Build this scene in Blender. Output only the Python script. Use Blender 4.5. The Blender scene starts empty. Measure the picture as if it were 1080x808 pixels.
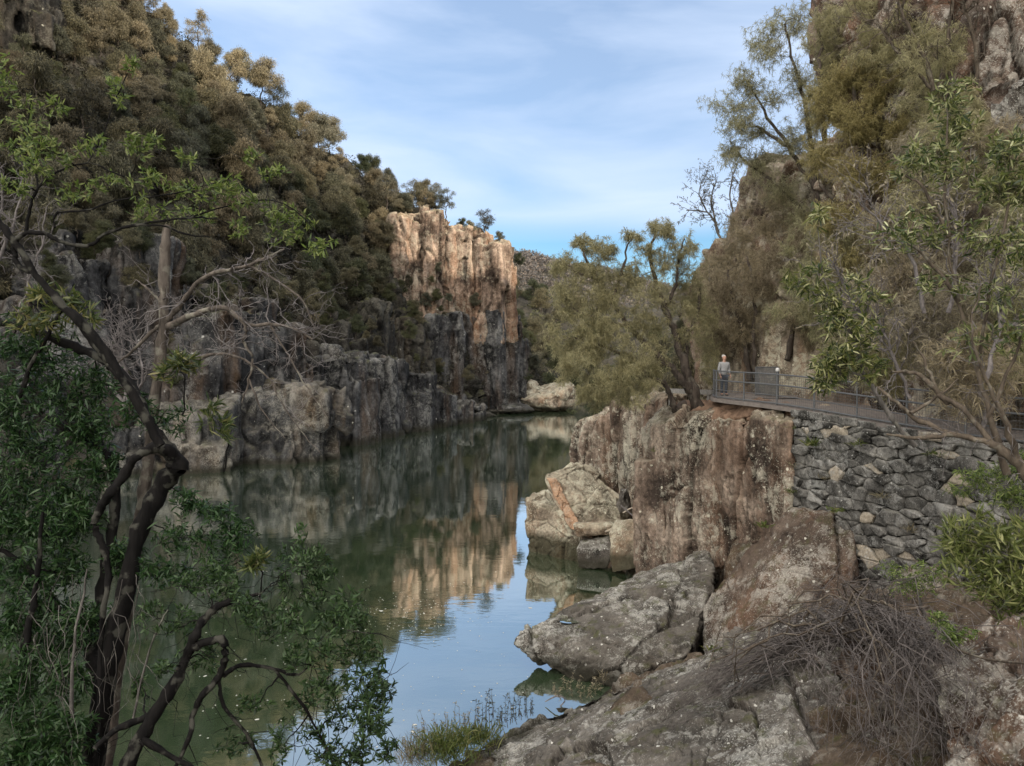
import bpy, bmesh, math, random
import numpy as np
from mathutils import Vector, Matrix

SC = bpy.context.scene
COL = SC.collection
RNG = np.random.default_rng(7)

# ------------------------------------------------------------------ camera
F = 810.0                       # focal length in photo pixels (1080 wide)
CAM = np.array([0.0, 0.0, 10.0])
PITCH = math.atan2(19, F)
_f = np.array([0, math.cos(PITCH), -math.sin(PITCH)])
_u = np.array([0, math.sin(PITCH), math.cos(PITCH)])
_r = np.array([1.0, 0, 0])

def P(u, v, Y):
    """world point at depth Y (metres north of the viewpoint) seen at a photo position"""
    d = _r * ((u - 540) / F) + _u * ((404 - v) / F) + _f
    return CAM + d * (Y / d[1])

cam = bpy.data.cameras.new('camera')
camo = bpy.data.objects.new('camera', cam)
COL.objects.link(camo)
camo.location = CAM
camo.rotation_euler = (math.pi / 2 - PITCH, 0, 0)
cam.sensor_width = 36
cam.lens = 36 * F / 1080
cam.clip_end = 6000
SC.camera = camo

# ------------------------------------------------------------------ noise
def _hash(ix, iy, iz, seed):
    with np.errstate(over='ignore'):
        h = (ix.astype(np.uint32) * np.uint32(374761393) + iy.astype(np.uint32) * np.uint32(668265263)
             + iz.astype(np.uint32) * np.uint32(2147483647) + np.uint32(seed * 144665 + 1013))
        h = (h ^ (h >> np.uint32(13))) * np.uint32(1274126177)
        h = (h ^ (h >> np.uint32(16))) * np.uint32(2246822519)
        h = h ^ (h >> np.uint32(15))
    return h.astype(np.float64) / 4294967295.0

def vnoise(p, seed=0):
    i = np.floor(p).astype(np.int64)
    f = p - i
    f = f * f * f * (f * (f * 6 - 15) + 10)
    r = 0
    for a in (0, 1):
        wx = f[:, 0] if a else 1 - f[:, 0]
        for b in (0, 1):
            wy = f[:, 1] if b else 1 - f[:, 1]
            for c in (0, 1):
                wz = f[:, 2] if c else 1 - f[:, 2]
                r = r + wx * wy * wz * _hash(i[:, 0] + a, i[:, 1] + b, i[:, 2] + c, seed)
    return r * 2 - 1

def fbm(p, octv=4, seed=0, gain=0.5):
    s = 0; a = 1.0; n = 0
    for k in range(octv):
        s = s + a * vnoise(p * (2.03 ** k), seed + k * 17)
        n += a; a *= gain
    return s / n

def worley(p, seed=0):
    i = np.floor(p).astype(np.int64)
    f1 = np.full(len(p), 9.0); f2 = np.full(len(p), 9.0); cid = np.zeros(len(p)); off = np.zeros((len(p), 3))
    for a in (-1, 0, 1):
        for b in (-1, 0, 1):
            for c in (-1, 0, 1):
                x, y, z = i[:, 0] + a, i[:, 1] + b, i[:, 2] + c
                q = np.stack([x + _hash(x, y, z, seed), y + _hash(x, y, z, seed + 1), z + _hash(x, y, z, seed + 2)], 1)
                d = np.linalg.norm(q - p, axis=1)
                new = d < f1
                f2 = np.where(new, f1, np.minimum(f2, d))
                cid = np.where(new, _hash(x, y, z, seed + 3), cid)
                off = np.where(new[:, None], p - q, off)
                f1 = np.where(new, d, f1)
    return f1, f2, cid, off

def sstep(a, b, x):
    t = np.clip((x - a) / (b - a), 0, 1)
    return t * t * (3 - 2 * t)

def nrm(v):
    v = np.asarray(v, float)
    n = np.linalg.norm(v, axis=-1, keepdims=True)
    return v / np.maximum(n, 1e-9)

# ------------------------------------------------------------------ objects
def mesh_np(name, verts, faces, smooth=True):
    """faces: list of int arrays, each (n, k)"""
    me = bpy.data.meshes.new(name)
    verts = np.asarray(verts, np.float32)
    loops = np.concatenate([np.asarray(f, np.int32).ravel() for f in faces])
    tot = np.concatenate([np.full(len(f), np.asarray(f).shape[1], np.int32) for f in faces])
    st = np.concatenate([[0], np.cumsum(tot)[:-1]]).astype(np.int32)
    me.vertices.add(len(verts)); me.vertices.foreach_set('co', verts.ravel())
    me.loops.add(len(loops)); me.loops.foreach_set('vertex_index', loops)
    me.polygons.add(len(tot)); me.polygons.foreach_set('loop_start', st); me.polygons.foreach_set('loop_total', tot)
    me.polygons.foreach_set('use_smooth', np.full(len(tot), smooth, bool))
    me.update(calc_edges=True)
    return me

def recentre(me, o):
    co = np.empty(len(me.vertices) * 3, np.float32); me.vertices.foreach_get('co', co)
    co = co.reshape(-1, 3)
    b = np.array([(co[:, 0].min() + co[:, 0].max()) / 2, (co[:, 1].min() + co[:, 1].max()) / 2, co[:, 2].min()])
    me.vertices.foreach_set('co', (co - b).ravel().astype(np.float32)); me.update()
    o.location = b

def tag(o, label=None, cat=None, group=None, kind=None):
    if label: o['label'] = label
    if cat: o['category'] = cat
    if group: o['group'] = group
    if kind: o['kind'] = kind
    return o

def link(name, me, mat, parent=None, base=True):
    o = bpy.data.objects.new(name, me)
    COL.objects.link(o)
    if mat is not None and len(me.materials) == 0: me.materials.append(mat)
    if parent is not None:
        o.parent = parent
    elif base:
        recentre(me, o)
    return o

def empty(name, loc, label, cat, group=None):
    o = bpy.data.objects.new(name, None); COL.objects.link(o)
    o.location = tuple(loc); o.empty_display_size = 0.3
    return tag(o, label, cat, group)

def shift(v, root):
    return np.asarray(v) - np.array(root.location)

# ------------------------------------------------------------------ node materials
class N:
    def __init__(s, name):
        s.m = bpy.data.materials.new(name); s.m.use_nodes = True
        s.t = s.m.node_tree; s.t.nodes.clear()
        s.out = s.t.nodes.new('ShaderNodeOutputMaterial')
    def n(s, typ, **kw):
        x = s.t.nodes.new('ShaderNode' + typ)
        for k, v in kw.items():
            if k.startswith('i_'):
                key = k[2:]
                key = int(key) if key.isdigit() else key.replace('_', ' ')
                x.inputs[key].default_value = v
            else: setattr(x, k, v)
        return x
    def l(s, a, ao, b, bi): s.t.links.new(a.outputs[ao], b.inputs[bi])
    def ramp(s, src, so, stops, interp='LINEAR'):
        r = s.n('ValToRGB'); r.color_ramp.interpolation = interp
        e = r.color_ramp.elements
        while len(e) < len(stops): e.new(0.5)
        for k, (p, c) in enumerate(stops):
            e[k].position = p
            e[k].color = (*c, 1) if len(c) == 3 else c
        s.l(src, so, r, 0)
        return r
    def mix(s, fac, a, b, mode='MIX'):
        m = s.n('MixRGB', blend_type=mode)
        for idx, x in ((0, fac), (1, a), (2, b)):
            if isinstance(x, tuple) and hasattr(x[0], 'outputs'): s.l(x[0], x[1], m, idx)
            elif isinstance(x, (int, float)): m.inputs[idx].default_value = x
            else: m.inputs[idx].default_value = (*x, 1)
        return m
    def math(s, op, a, b=None):
        m = s.n('Math', operation=op)
        for idx, x in ((0, a), (1, b)):
            if x is None: continue
            if isinstance(x, tuple): s.l(x[0], x[1], m, idx)
            else: m.inputs[idx].default_value = x
        return m

def g(v): return (v, v, v)

def rock_mat(name, dark, mid, light, scale=1.0, island=0.0, streak=0.5, lichen=0.4, lichcol=(0.5, 0.48, 0.40), stain=None, stain_amt=0.4,
             moss=0.3, mosscol=(0.07, 0.075, 0.025), bump=0.5, white=0.25, waterline=True, wl=(-0.15, 0.35), wcol=(0.028, 0.026, 0.018), top=(0.30, 0.28, 0.23)):
    k = N(name)
    geo = k.n('NewGeometry')
    pos = (geo, 'Position')
    mp = k.n('Mapping'); mp.inputs['Scale'].default_value = (scale, scale, scale); k.l(*pos, mp, 0)
    mpv = k.n('Mapping'); mpv.inputs['Scale'].default_value = (scale * 1.7, scale * 1.7, scale * 0.2); k.l(*pos, mpv, 0)
    n1 = k.n('TexNoise', i_Scale=0.55, i_Detail=8.0, i_Roughness=0.62); k.l(mp, 0, n1, 'Vector')
    base = k.ramp(n1, 0, [(0.38, dark), (0.5, mid), (0.63, light)])
    n2 = k.n('TexNoise', i_Scale=0.9, i_Detail=6.0, i_Roughness=0.6); k.l(mpv, 0, n2, 'Vector')
    st = k.ramp(n2, 0, [(0.36, g(0.35)), (0.5, g(0.85)), (0.66, g(1.35))])
    c = k.mix(streak, (base, 0), (st, 0), 'MULTIPLY')
    if stain:
        n3 = k.n('TexNoise', i_Scale=0.35, i_Detail=5.0, i_Roughness=0.55); k.l(mpv, 0, n3, 'Vector')
        f3 = k.ramp(n3, 0, [(0.5, g(0)), (0.66, g(stain_amt))])
        c = k.mix((f3, 0), (c, 0), stain)
    if island:
        iv = k.n('MapRange', i_3=1 - island, i_4=1 + island); k.l(geo, 'Random Per Island', iv, 0)
        icc = k.n('CombineColor')
        for j in range(3): k.l(iv, 0, icc, j)
        c = k.mix(1.0, (c, 0), (icc, 0), 'MULTIPLY')
        igt = k.math('GREATER_THAN', (iv, 0), 1 + island * 0.86)
        c = k.mix((igt, 0), (c, 0), (0.36, 0.31, 0.24))
    # fine speckle
    n4 = k.n('TexNoise', i_Scale=7.0, i_Detail=9.0, i_Roughness=0.8); k.l(mp, 0, n4, 'Vector')
    sp = k.ramp(n4, 0, [(0.34, g(0.3)), (0.5, g(1.0)), (0.66, g(1.6))])
    c = k.mix(0.85, (c, 0), (sp, 0), 'MULTIPLY')
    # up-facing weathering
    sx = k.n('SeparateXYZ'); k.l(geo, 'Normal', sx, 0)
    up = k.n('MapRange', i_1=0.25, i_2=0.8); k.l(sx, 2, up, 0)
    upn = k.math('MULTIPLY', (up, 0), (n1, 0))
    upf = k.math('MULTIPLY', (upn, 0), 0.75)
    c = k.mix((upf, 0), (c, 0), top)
    # lichen patches: soft mid-size blotches and small round white spots
    n5 = k.n('TexNoise', i_Scale=2.1, i_Detail=9.0, i_Roughness=0.72, i_Distortion=0.4); k.l(mp, 0, n5, 'Vector')
    n5b = k.n('TexNoise', i_Scale=0.4, i_Detail=3.0); k.l(mp, 0, n5b, 'Vector')
    l1 = k.math('MULTIPLY_ADD', (n5b, 0), 0.5); l1.inputs[2].default_value = -0.25
    l2 = k.math('ADD', (n5, 0), (l1, 0))
    lf = k.ramp(l2, 0, [(0.53, g(0)), (0.60, g(lichen)), (0.75, g(min(1, lichen * 1.5)))])
    c = k.mix((lf, 0), (c, 0), lichcol)
    vo = k.n('TexVoronoi', i_Scale=2.6); k.l(mp, 0, vo, 'Vector')
    nd = k.n('TexNoise', i_Scale=14.0, i_Detail=3.0); k.l(mp, 0, nd, 'Vector')
    vd = k.math('MULTIPLY_ADD', (nd, 0), 0.35); k.l(vo, 'Distance', vd, 2)
    vf = k.ramp(vd, 0, [(0.29, g(1)), (0.33, g(0))])
    vs = k.n('SeparateColor'); k.l(vo, 'Color', vs, 0)
    vg = k.math('GREATER_THAN', (vs, 0), 1 - white)
    vff = k.math('MULTIPLY', (vf, 0), (vg, 0))
    vff2 = k.math('MULTIPLY', (vff, 0), 0.8)
    c = k.mix((vff2, 0), (c, 0), tuple(min(0.75, x * 1.35) for x in lichcol))
    n7 = k.n('TexNoise', i_Scale=16.0, i_Detail=4.0, i_Roughness=0.6); k.l(mp, 0, n7, 'Vector')
    l7 = k.math('ADD', (n7, 0), (l1, 0))
    f7 = k.ramp(l7, 0, [(0.60, g(0)), (0.66, g(min(1, lichen * 1.6)))])
    c = k.mix((f7, 0), (c, 0), lichcol)
    # moss on ledges
    n6 = k.n('TexNoise', i_Scale=1.3, i_Detail=6.0, i_Roughness=0.65); k.l(mp, 0, n6, 'Vector')
    mf = k.ramp(n6, 0, [(0.54, g(0)), (0.64, g(moss))])
    mf2 = k.math('MULTIPLY', (mf, 0), (up, 0))
    c = k.mix((mf2, 0), (c, 0), mosscol)
    if waterline:
        px = k.n('SeparateXYZ'); k.l(*pos, px, 0)
        nz = k.math('MULTIPLY_ADD', (n1, 0), -0.9); k.l(px, 2, nz, 2)
        wf = k.n('MapRange', i_1=wl[0], i_2=wl[1], i_3=0.88, i_4=0.0); k.l(nz, 0, wf, 0)
        c = k.mix((wf, 0), (c, 0), wcol)
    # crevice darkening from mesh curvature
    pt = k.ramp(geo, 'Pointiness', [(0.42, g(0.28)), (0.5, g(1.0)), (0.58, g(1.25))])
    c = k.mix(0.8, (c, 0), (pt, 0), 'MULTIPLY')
    b = k.n('BsdfPrincipled', i_Roughness=0.93); b.inputs['Specular IOR Level'].default_value = 0.12
    k.l(c, 0, b, 'Base Color')
    # bump
    h1 = k.n('TexNoise', i_Scale=5.0, i_Detail=12.0, i_Roughness=0.7); k.l(mp, 0, h1, 'Vector')
    mz = k.n('Mapping'); mz.inputs['Scale'].default_value = (scale * 3, scale * 3, scale * 0.5); k.l(*pos, mz, 0)
    h2 = k.n('TexNoise', i_Scale=1.1, i_Detail=6.0); k.l(mz, 0, h2, 'Vector')
    hs = k.math('ADD', (h1, 0), (h2, 0))
    bp = k.n('Bump', i_Strength=bump, i_Distance=0.14 / scale); k.l(hs, 0, bp, 'Height')
    k.l(bp, 0, b, 'Normal'); k.l(b, 0, k.out, 0)
    return k.m

def leaf_mat(name, cols, trans=0.3, objvar=0.35, rough=0.55, spec=0.25):
    """cols: ramp of leaf colours spread over the separate leaves"""
    k = N(name)
    geo = k.n('NewGeometry'); oi = k.n('ObjectInfo')
    r = k.ramp(geo, 'Random Per Island', [(i / max(1, len(cols) - 1), c) for i, c in enumerate(cols)])
    q = objvar
    cc = k.ramp(oi, 'Random', [(0, (1 - q, (1 - q) * .96, (1 - q) * .9)), (0.3, ((1 + q * .6), (1 + q * .5), (1 + q * .25))), (0.5, (1 - q * .5, 1 - q * .3, 1 - q * .2)), (0.75, (1 + q, 1 + q * .8, 1 + q * .4)), (1, (1 - q * .3, 1, 1))])
    c = k.mix(1.0, (r, 0), (cc, 0), 'MULTIPLY')
    b = k.n('BsdfPrincipled', i_Roughness=rough); b.inputs['Specular IOR Level'].default_value = spec
    k.l(c, 0, b, 'Base Color')
    t = k.n('BsdfTranslucent'); k.l(c, 0, t, 0)
    mx = k.n('MixShader', i_0=trans); k.l(b, 0, mx, 1); k.l(t, 0, mx, 2)
    k.l(mx, 0, k.out, 0)
    return k.m

def bark_mat(name, dark, light, scale=1.0, lich=0.0):
    k = N(name)
    tc = k.n('TexCoord')
    mp = k.n('Mapping'); mp.inputs['Scale'].default_value = (scale * 9, scale * 9, scale * 1.8); k.l(tc, 'Object', mp, 0)
    n1 = k.n('TexNoise', i_Scale=1.6, i_Detail=7.0, i_Roughness=0.65); k.l(mp, 0, n1, 'Vector')
    c = k.ramp(n1, 0, [(0.32, dark), (0.66, light)])
    n2 = k.n('TexNoise', i_Scale=7.0 * scale, i_Detail=5.0); k.l(tc, 'Object', n2, 'Vector')
    f = k.ramp(n2, 0, [(0.55, g(0)), (0.62, g(lich))])
    c = k.mix((f, 0), (c, 0), (0.42, 0.41, 0.33))
    b = k.n('BsdfPrincipled', i_Roughness=0.9); b.inputs['Specular IOR Level'].default_value = 0.15
    k.l(c, 0, b, 'Base Color')
    bp = k.n('Bump', i_Strength=0.7, i_Distance=0.02); k.l(n1, 0, bp, 'Height'); k.l(bp, 0, b, 'Normal')
    k.l(b, 0, k.out, 0)
    return k.m

def plain_mat(name, ca, cb, scale=8.0, rough=0.8, metal=0.0, bump=0.2, bdist=0.01, spec=0.3):
    k = N(name)
    geo = k.n('NewGeometry')
    n1 = k.n('TexNoise', i_Scale=scale, i_Detail=7.0, i_Roughness=0.65); k.l(geo, 'Position', n1, 'Vector')
    c = k.ramp(n1, 0, [(0.3, ca), (0.7, cb)])
    b = k.n('BsdfPrincipled', i_Roughness=rough, i_Metallic=metal); b.inputs['Specular IOR Level'].default_value = spec
    k.l(c, 0, b, 'Base Color')
    bp = k.n('Bump', i_Strength=bump, i_Distance=bdist); k.l(n1, 0, bp, 'Height'); k.l(bp, 0, b, 'Normal')
    k.l(b, 0, k.out, 0)
    return k.m

M = {}
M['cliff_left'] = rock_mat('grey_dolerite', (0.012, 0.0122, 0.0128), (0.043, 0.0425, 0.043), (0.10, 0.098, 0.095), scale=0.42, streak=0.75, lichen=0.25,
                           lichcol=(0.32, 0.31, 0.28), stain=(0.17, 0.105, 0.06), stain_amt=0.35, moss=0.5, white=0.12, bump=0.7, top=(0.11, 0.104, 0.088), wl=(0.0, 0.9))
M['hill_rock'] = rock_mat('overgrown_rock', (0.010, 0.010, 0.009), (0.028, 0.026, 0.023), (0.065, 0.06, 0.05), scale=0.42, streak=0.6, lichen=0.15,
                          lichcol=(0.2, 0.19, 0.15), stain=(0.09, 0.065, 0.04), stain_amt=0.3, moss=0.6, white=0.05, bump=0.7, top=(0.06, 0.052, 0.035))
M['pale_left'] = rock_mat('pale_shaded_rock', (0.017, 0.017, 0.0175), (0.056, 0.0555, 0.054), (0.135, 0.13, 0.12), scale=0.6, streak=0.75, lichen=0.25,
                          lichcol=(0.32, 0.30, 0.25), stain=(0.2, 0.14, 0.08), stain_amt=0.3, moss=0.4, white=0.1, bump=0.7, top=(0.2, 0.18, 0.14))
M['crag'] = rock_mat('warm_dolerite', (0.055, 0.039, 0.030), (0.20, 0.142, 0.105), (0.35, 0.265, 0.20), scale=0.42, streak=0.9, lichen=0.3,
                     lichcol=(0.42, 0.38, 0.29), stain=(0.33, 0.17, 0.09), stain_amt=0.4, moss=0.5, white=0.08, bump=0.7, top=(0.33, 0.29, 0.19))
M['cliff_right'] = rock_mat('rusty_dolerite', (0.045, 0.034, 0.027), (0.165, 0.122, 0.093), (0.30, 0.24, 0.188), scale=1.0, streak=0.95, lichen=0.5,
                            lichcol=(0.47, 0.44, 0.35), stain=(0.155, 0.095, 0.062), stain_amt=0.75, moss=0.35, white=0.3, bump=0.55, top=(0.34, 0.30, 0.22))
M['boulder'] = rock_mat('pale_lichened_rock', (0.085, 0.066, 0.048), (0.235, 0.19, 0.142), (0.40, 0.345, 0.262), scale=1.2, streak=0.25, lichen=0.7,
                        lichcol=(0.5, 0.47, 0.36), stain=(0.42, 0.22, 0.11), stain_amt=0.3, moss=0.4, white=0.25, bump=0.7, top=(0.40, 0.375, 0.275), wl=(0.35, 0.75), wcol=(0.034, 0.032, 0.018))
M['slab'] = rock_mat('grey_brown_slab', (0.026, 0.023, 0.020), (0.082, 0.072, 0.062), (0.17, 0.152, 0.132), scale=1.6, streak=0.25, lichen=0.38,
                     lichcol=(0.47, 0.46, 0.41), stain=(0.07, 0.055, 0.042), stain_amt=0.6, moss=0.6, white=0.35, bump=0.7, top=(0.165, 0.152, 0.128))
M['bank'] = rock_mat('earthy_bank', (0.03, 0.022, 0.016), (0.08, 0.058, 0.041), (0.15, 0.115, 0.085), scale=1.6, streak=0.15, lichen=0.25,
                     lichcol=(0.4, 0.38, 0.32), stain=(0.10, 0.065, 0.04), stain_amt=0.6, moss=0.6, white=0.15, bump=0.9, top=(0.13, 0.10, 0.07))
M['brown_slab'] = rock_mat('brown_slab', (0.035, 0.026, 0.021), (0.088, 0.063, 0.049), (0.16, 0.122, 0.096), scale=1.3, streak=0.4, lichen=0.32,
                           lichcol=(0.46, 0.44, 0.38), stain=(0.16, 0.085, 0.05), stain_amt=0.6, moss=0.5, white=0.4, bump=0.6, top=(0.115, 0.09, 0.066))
M['wall_stone'] = rock_mat('dark_wall_stone', (0.042, 0.040, 0.036), (0.112, 0.107, 0.097), (0.225, 0.214, 0.192), scale=2.2, island=0.45, streak=0.15, lichen=0.45,
                           lichcol=(0.36, 0.355, 0.33), stain=None, moss=0.25, white=0.45, bump=0.8, waterline=False, top=(0.24, 0.23, 0.20))
M['mortar'] = plain_mat('dark_mortar', (0.015, 0.014, 0.012), (0.04, 0.037, 0.032), 6, 0.95)
M['soil'] = plain_mat('leaf_litter_soil', (0.10, 0.062, 0.04), (0.26, 0.17, 0.115), 5.0, 0.95, bump=0.6, bdist=0.05)
M['forest_floor'] = plain_mat('forest_floor', (0.022, 0.021, 0.017), (0.075, 0.066, 0.05), 0.8, 0.95, bump=0.8, bdist=0.4)
M['path'] = plain_mat('worn_asphalt_path', (0.14, 0.12, 0.105), (0.23, 0.20, 0.18), 5.0, 0.9)
M['ground'] = plain_mat('valley_ground', (0.03, 0.03, 0.02), (0.07, 0.065, 0.045), 0.2, 0.95)
M['steel'] = plain_mat('painted_grey_steel', (0.10, 0.105, 0.11), (0.16, 0.165, 0.17), 9, 0.5, 0.3, bump=0.05)
M['wire'] = plain_mat('dull_wire', (0.10, 0.10, 0.10), (0.16, 0.16, 0.155), 9, 0.6, 0.4, bump=0.0)
M['pale_paint'] = plain_mat('pale_cap', (0.55, 0.55, 0.53), (0.7, 0.7, 0.68), 9, 0.6)
M['timber'] = plain_mat('weathered_beam', (0.20, 0.19, 0.175), (0.36, 0.345, 0.32), 12, 0.85)
M['bark_dark'] = bark_mat('dark_bark', (0.003, 0.0028, 0.0027), (0.013, 0.0115, 0.0105), 1.0, 0.12)
M['bark_grey'] = bark_mat('grey_bark', (0.05, 0.045, 0.04), (0.17, 0.155, 0.14), 1.0, 0.2)
M['bark_stub'] = bark_mat('lichened_bark', (0.035, 0.029, 0.024), (0.17, 0.143, 0.12), 1.0, 0.3)
M['bark_oak'] = bark_mat('sheoak_bark', (0.025, 0.02, 0.017), (0.10, 0.08, 0.065), 0.6, 0.1)
M['bark_tan'] = bark_mat('tan_bark', (0.045, 0.036, 0.028), (0.15, 0.12, 0.09), 1.0, 0.2)
M['twig_grey'] = plain_mat('dead_twig', (0.08, 0.072, 0.07), (0.24, 0.215, 0.205), 12, 0.9, bump=0.0)
M['twig_brown'] = plain_mat('dead_brush', (0.042, 0.037, 0.034), (0.21, 0.183, 0.168), 3, 0.9, bump=0.0)
M['driftwood'] = plain_mat('bleached_wood', (0.42, 0.35, 0.27), (0.62, 0.54, 0.43), 14, 0.85)

# olive needles of the she-oaks, warm and dull; wattle leaves in deep and bright greens
M['needle_far'] = leaf_mat('far_needles', [(0.03, 0.03, 0.022), (0.095, 0.088, 0.056), (0.21, 0.19, 0.12)], 0.25, 0.45)
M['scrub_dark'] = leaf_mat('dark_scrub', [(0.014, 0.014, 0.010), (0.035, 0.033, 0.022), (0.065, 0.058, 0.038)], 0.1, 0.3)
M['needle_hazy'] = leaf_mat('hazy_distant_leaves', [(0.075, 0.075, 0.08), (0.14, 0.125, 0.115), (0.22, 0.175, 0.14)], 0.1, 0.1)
M['needle_rust'] = leaf_mat('rusty_needles', [(0.042, 0.039, 0.029), (0.145, 0.126, 0.084), (0.31, 0.26, 0.17)], 0.3, 0.4)
M['needle_green'] = leaf_mat('dull_green_leaves', [(0.022, 0.028, 0.014), (0.055, 0.06, 0.028), (0.105, 0.103, 0.048)], 0.15, 0.35)
M['needle_near'] = leaf_mat('sheoak_needles', [(0.20, 0.19, 0.11), (0.355, 0.335, 0.19), (0.48, 0.445, 0.265)], 0.5, 0.15)
M['needle_gold'] = leaf_mat('golden_needles', [(0.22, 0.19, 0.085), (0.36, 0.31, 0.135), (0.46, 0.395, 0.19)], 0.5, 0.15)
M['needle_brown'] = leaf_mat('dry_needles', [(0.17, 0.145, 0.10), (0.30, 0.26, 0.175), (0.42, 0.36, 0.25)], 0.4, 0.15)
M['leaf_dark'] = leaf_mat('dark_wattle_leaves', [(0.010, 0.027, 0.007), (0.020, 0.054, 0.013), (0.035, 0.08, 0.022), (0.065, 0.105, 0.038)], 0.25, 0.1, 0.42, 0.4)
M['leaf_mid'] = leaf_mat('mid_green_leaves', [(0.06, 0.10, 0.025), (0.12, 0.18, 0.04), (0.19, 0.26, 0.065), (0.32, 0.36, 0.14)], 0.45, 0.1, 0.45, 0.4)
M['leaf_bright'] = leaf_mat('bright_tip_leaves', [(0.03, 0.05, 0.016), (0.06, 0.085, 0.022), (0.12, 0.14, 0.04), (0.24, 0.21, 0.08)], 0.35, 0.1, 0.4, 0.5)
M['leaf_right'] = leaf_mat('glossy_right_leaves', [(0.03, 0.05, 0.014), (0.065, 0.095, 0.022), (0.13, 0.155, 0.04), (0.24, 0.25, 0.08), (0.6, 0.6, 0.33)], 0.4, 0.1, 0.4, 0.5)  # palest leaf tone stands in for yellow-white highlights
M['leaf_lime'] = leaf_mat('lime_leaves', [(0.06, 0.08, 0.02), (0.115, 0.14, 0.036), (0.19, 0.215, 0.065), (0.34, 0.33, 0.14)], 0.35, 0.1, 0.45, 0.4)
M['leaf_dark2'] = leaf_mat('shoot_leaves', [(0.016, 0.034, 0.011), (0.032, 0.066, 0.02), (0.055, 0.10, 0.032), (0.09, 0.135, 0.055)], 0.3, 0.1, 0.45, 0.4)
M['grass'] = leaf_mat('grass_blades', [(0.055, 0.08, 0.02), (0.11, 0.14, 0.035), (0.20, 0.19, 0.08)], 0.35, 0.1)
M['dry_grass'] = leaf_mat('dry_stems', [(0.12, 0.10, 0.06), (0.22, 0.19, 0.12)], 0.2, 0.1)

def water_mat():
    k = N('river_water')
    geo = k.n('NewGeometry')
    b = k.n('BsdfPrincipled', i_Roughness=0.9); b.inputs['Base Color'].default_value = (0.038, 0.063, 0.030, 1)
    b.inputs['Specular IOR Level'].default_value = 0.0
    gl = k.n('BsdfGlossy', i_Roughness=0.03); gl.inputs['Color'].default_value = (0.96, 0.99, 1.0, 1)
    fr = k.n('Fresnel', i_IOR=1.6)
    m1 = k.n('Mapping'); m1.inputs['Scale'].default_value = (0.5, 1.0, 1.0); k.l(geo, 'Position', m1, 0)
    n1 = k.n('TexNoise', i_Scale=1.3, i_Detail=4.0, i_Roughness=0.55); k.l(m1, 0, n1, 'Vector')
    n2 = k.n('TexNoise', i_Scale=0.06, i_Detail=3.0); k.l(geo, 'Position', n2, 'Vector')
    calm = k.ramp(n2, 0, [(0.42, g(0.12)), (0.62, g(1.0))])
    h = k.math('MULTIPLY', (n1, 0), (calm, 0))
    bp = k.n('Bump', i_Strength=0.14, i_Distance=0.06); k.l(h, 0, bp, 'Height')
    k.l(bp, 0, gl, 'Normal'); k.l(bp, 0, fr, 'Normal')
    mr = k.n('MapRange', i_1=0.05, i_2=0.40, i_3=0.42, i_4=0.86); k.l(fr, 0, mr, 0)
    mx = k.n('MixShader'); k.l(mr, 0, mx, 0); k.l(b, 0, mx, 1); k.l(gl, 0, mx, 2)
    k.l(mx, 0, k.out, 0)
    return k.m
M['water'] = water_mat()

# ------------------------------------------------------------------ tubes and leaves
class Tubes:
    def __init__(s, sides=6): s.v = []; s.q = []; s.n = 0; s.sides = sides
    def add(s, pts, rad, sides=None):
        k = sides or s.sides
        pts = np.asarray(pts, float); m = len(pts)
        rad = np.broadcast_to(np.asarray(rad, float), (m,))
        t = np.gradient(pts, axis=0); t = nrm(t)
        ref = np.array([0, 0, 1.0]) if abs(t[0][2]) < 0.9 else np.array([1.0, 0, 0])
        a = nrm(np.cross(t, ref)); b = np.cross(t, a)
        th = np.linspace(0, 2 * np.pi, k, endpoint=False)
        ring = pts[:, None] + rad[:, None, None] * (np.cos(th)[None, :, None] * a[:, None] + np.sin(th)[None, :, None] * b[:, None])
        s.v.append(ring.reshape(-1, 3))
        i = np.arange(m - 1)[:, None] * k + np.arange(k)[None]
        j = np.arange(m - 1)[:, None] * k + (np.arange(k)[None] + 1) % k
        s.q.append(np.stack([i, j, j + k, i + k], -1).reshape(-1, 4) + s.n)
        # end cap
        if k == 4: s.q.append(np.array([[(m - 1) * 4 + x for x in range(4)]]) + s.n)
        s.n += m * k
    def mesh(s, name, origin=(0, 0, 0)):
        return mesh_np(name, np.concatenate(s.v) - np.asarray(origin), [np.concatenate(s.q)])

def smooth_path(pts, n=None, jitter=0.0, rng=RNG):
    """Catmull-Rom through rows of (x, y, z, r)"""
    p = np.asarray(pts, float); m = len(p)
    if m < 3 and n is None: n = 6
    n = n or (m - 1) * 5 + 1
    t = np.linspace(0, m - 1, n); i = np.minimum(t.astype(int), m - 2); f = (t - i)[:, None]
    g0 = p[np.maximum(i - 1, 0)]; g1 = p[i]; g2 = p[i + 1]; g3 = p[np.minimum(i + 2, m - 1)]
    q = 0.5 * (2 * g1 + (g2 - g0) * f + (2 * g0 - 5 * g1 + 4 * g2 - g3) * f ** 2 + (3 * g1 - g0 - 3 * g2 + g3) * f ** 3)
    if jitter: q[1:-1, :3] += rng.normal(0, jitter, (n - 2, 3))
    return q

def wiggle(a, b, n, amp, rng, sag=0.0):
    t = np.linspace(0, 1, n)[:, None]
    p = np.asarray(a) * (1 - t) + np.asarray(b) * t
    L = np.linalg.norm(np.asarray(b) - np.asarray(a))
    o = np.cumsum(rng.normal(0, 1, (n, 3)), 0)
    o -= o[:1] * (1 - t) + o[-1:] * t
    p = p + o * amp * L / max(1, n ** 0.5)
    p[:, 2] += (sag * L * 4 * t * (1 - t))[:, 0]
    return p

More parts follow.
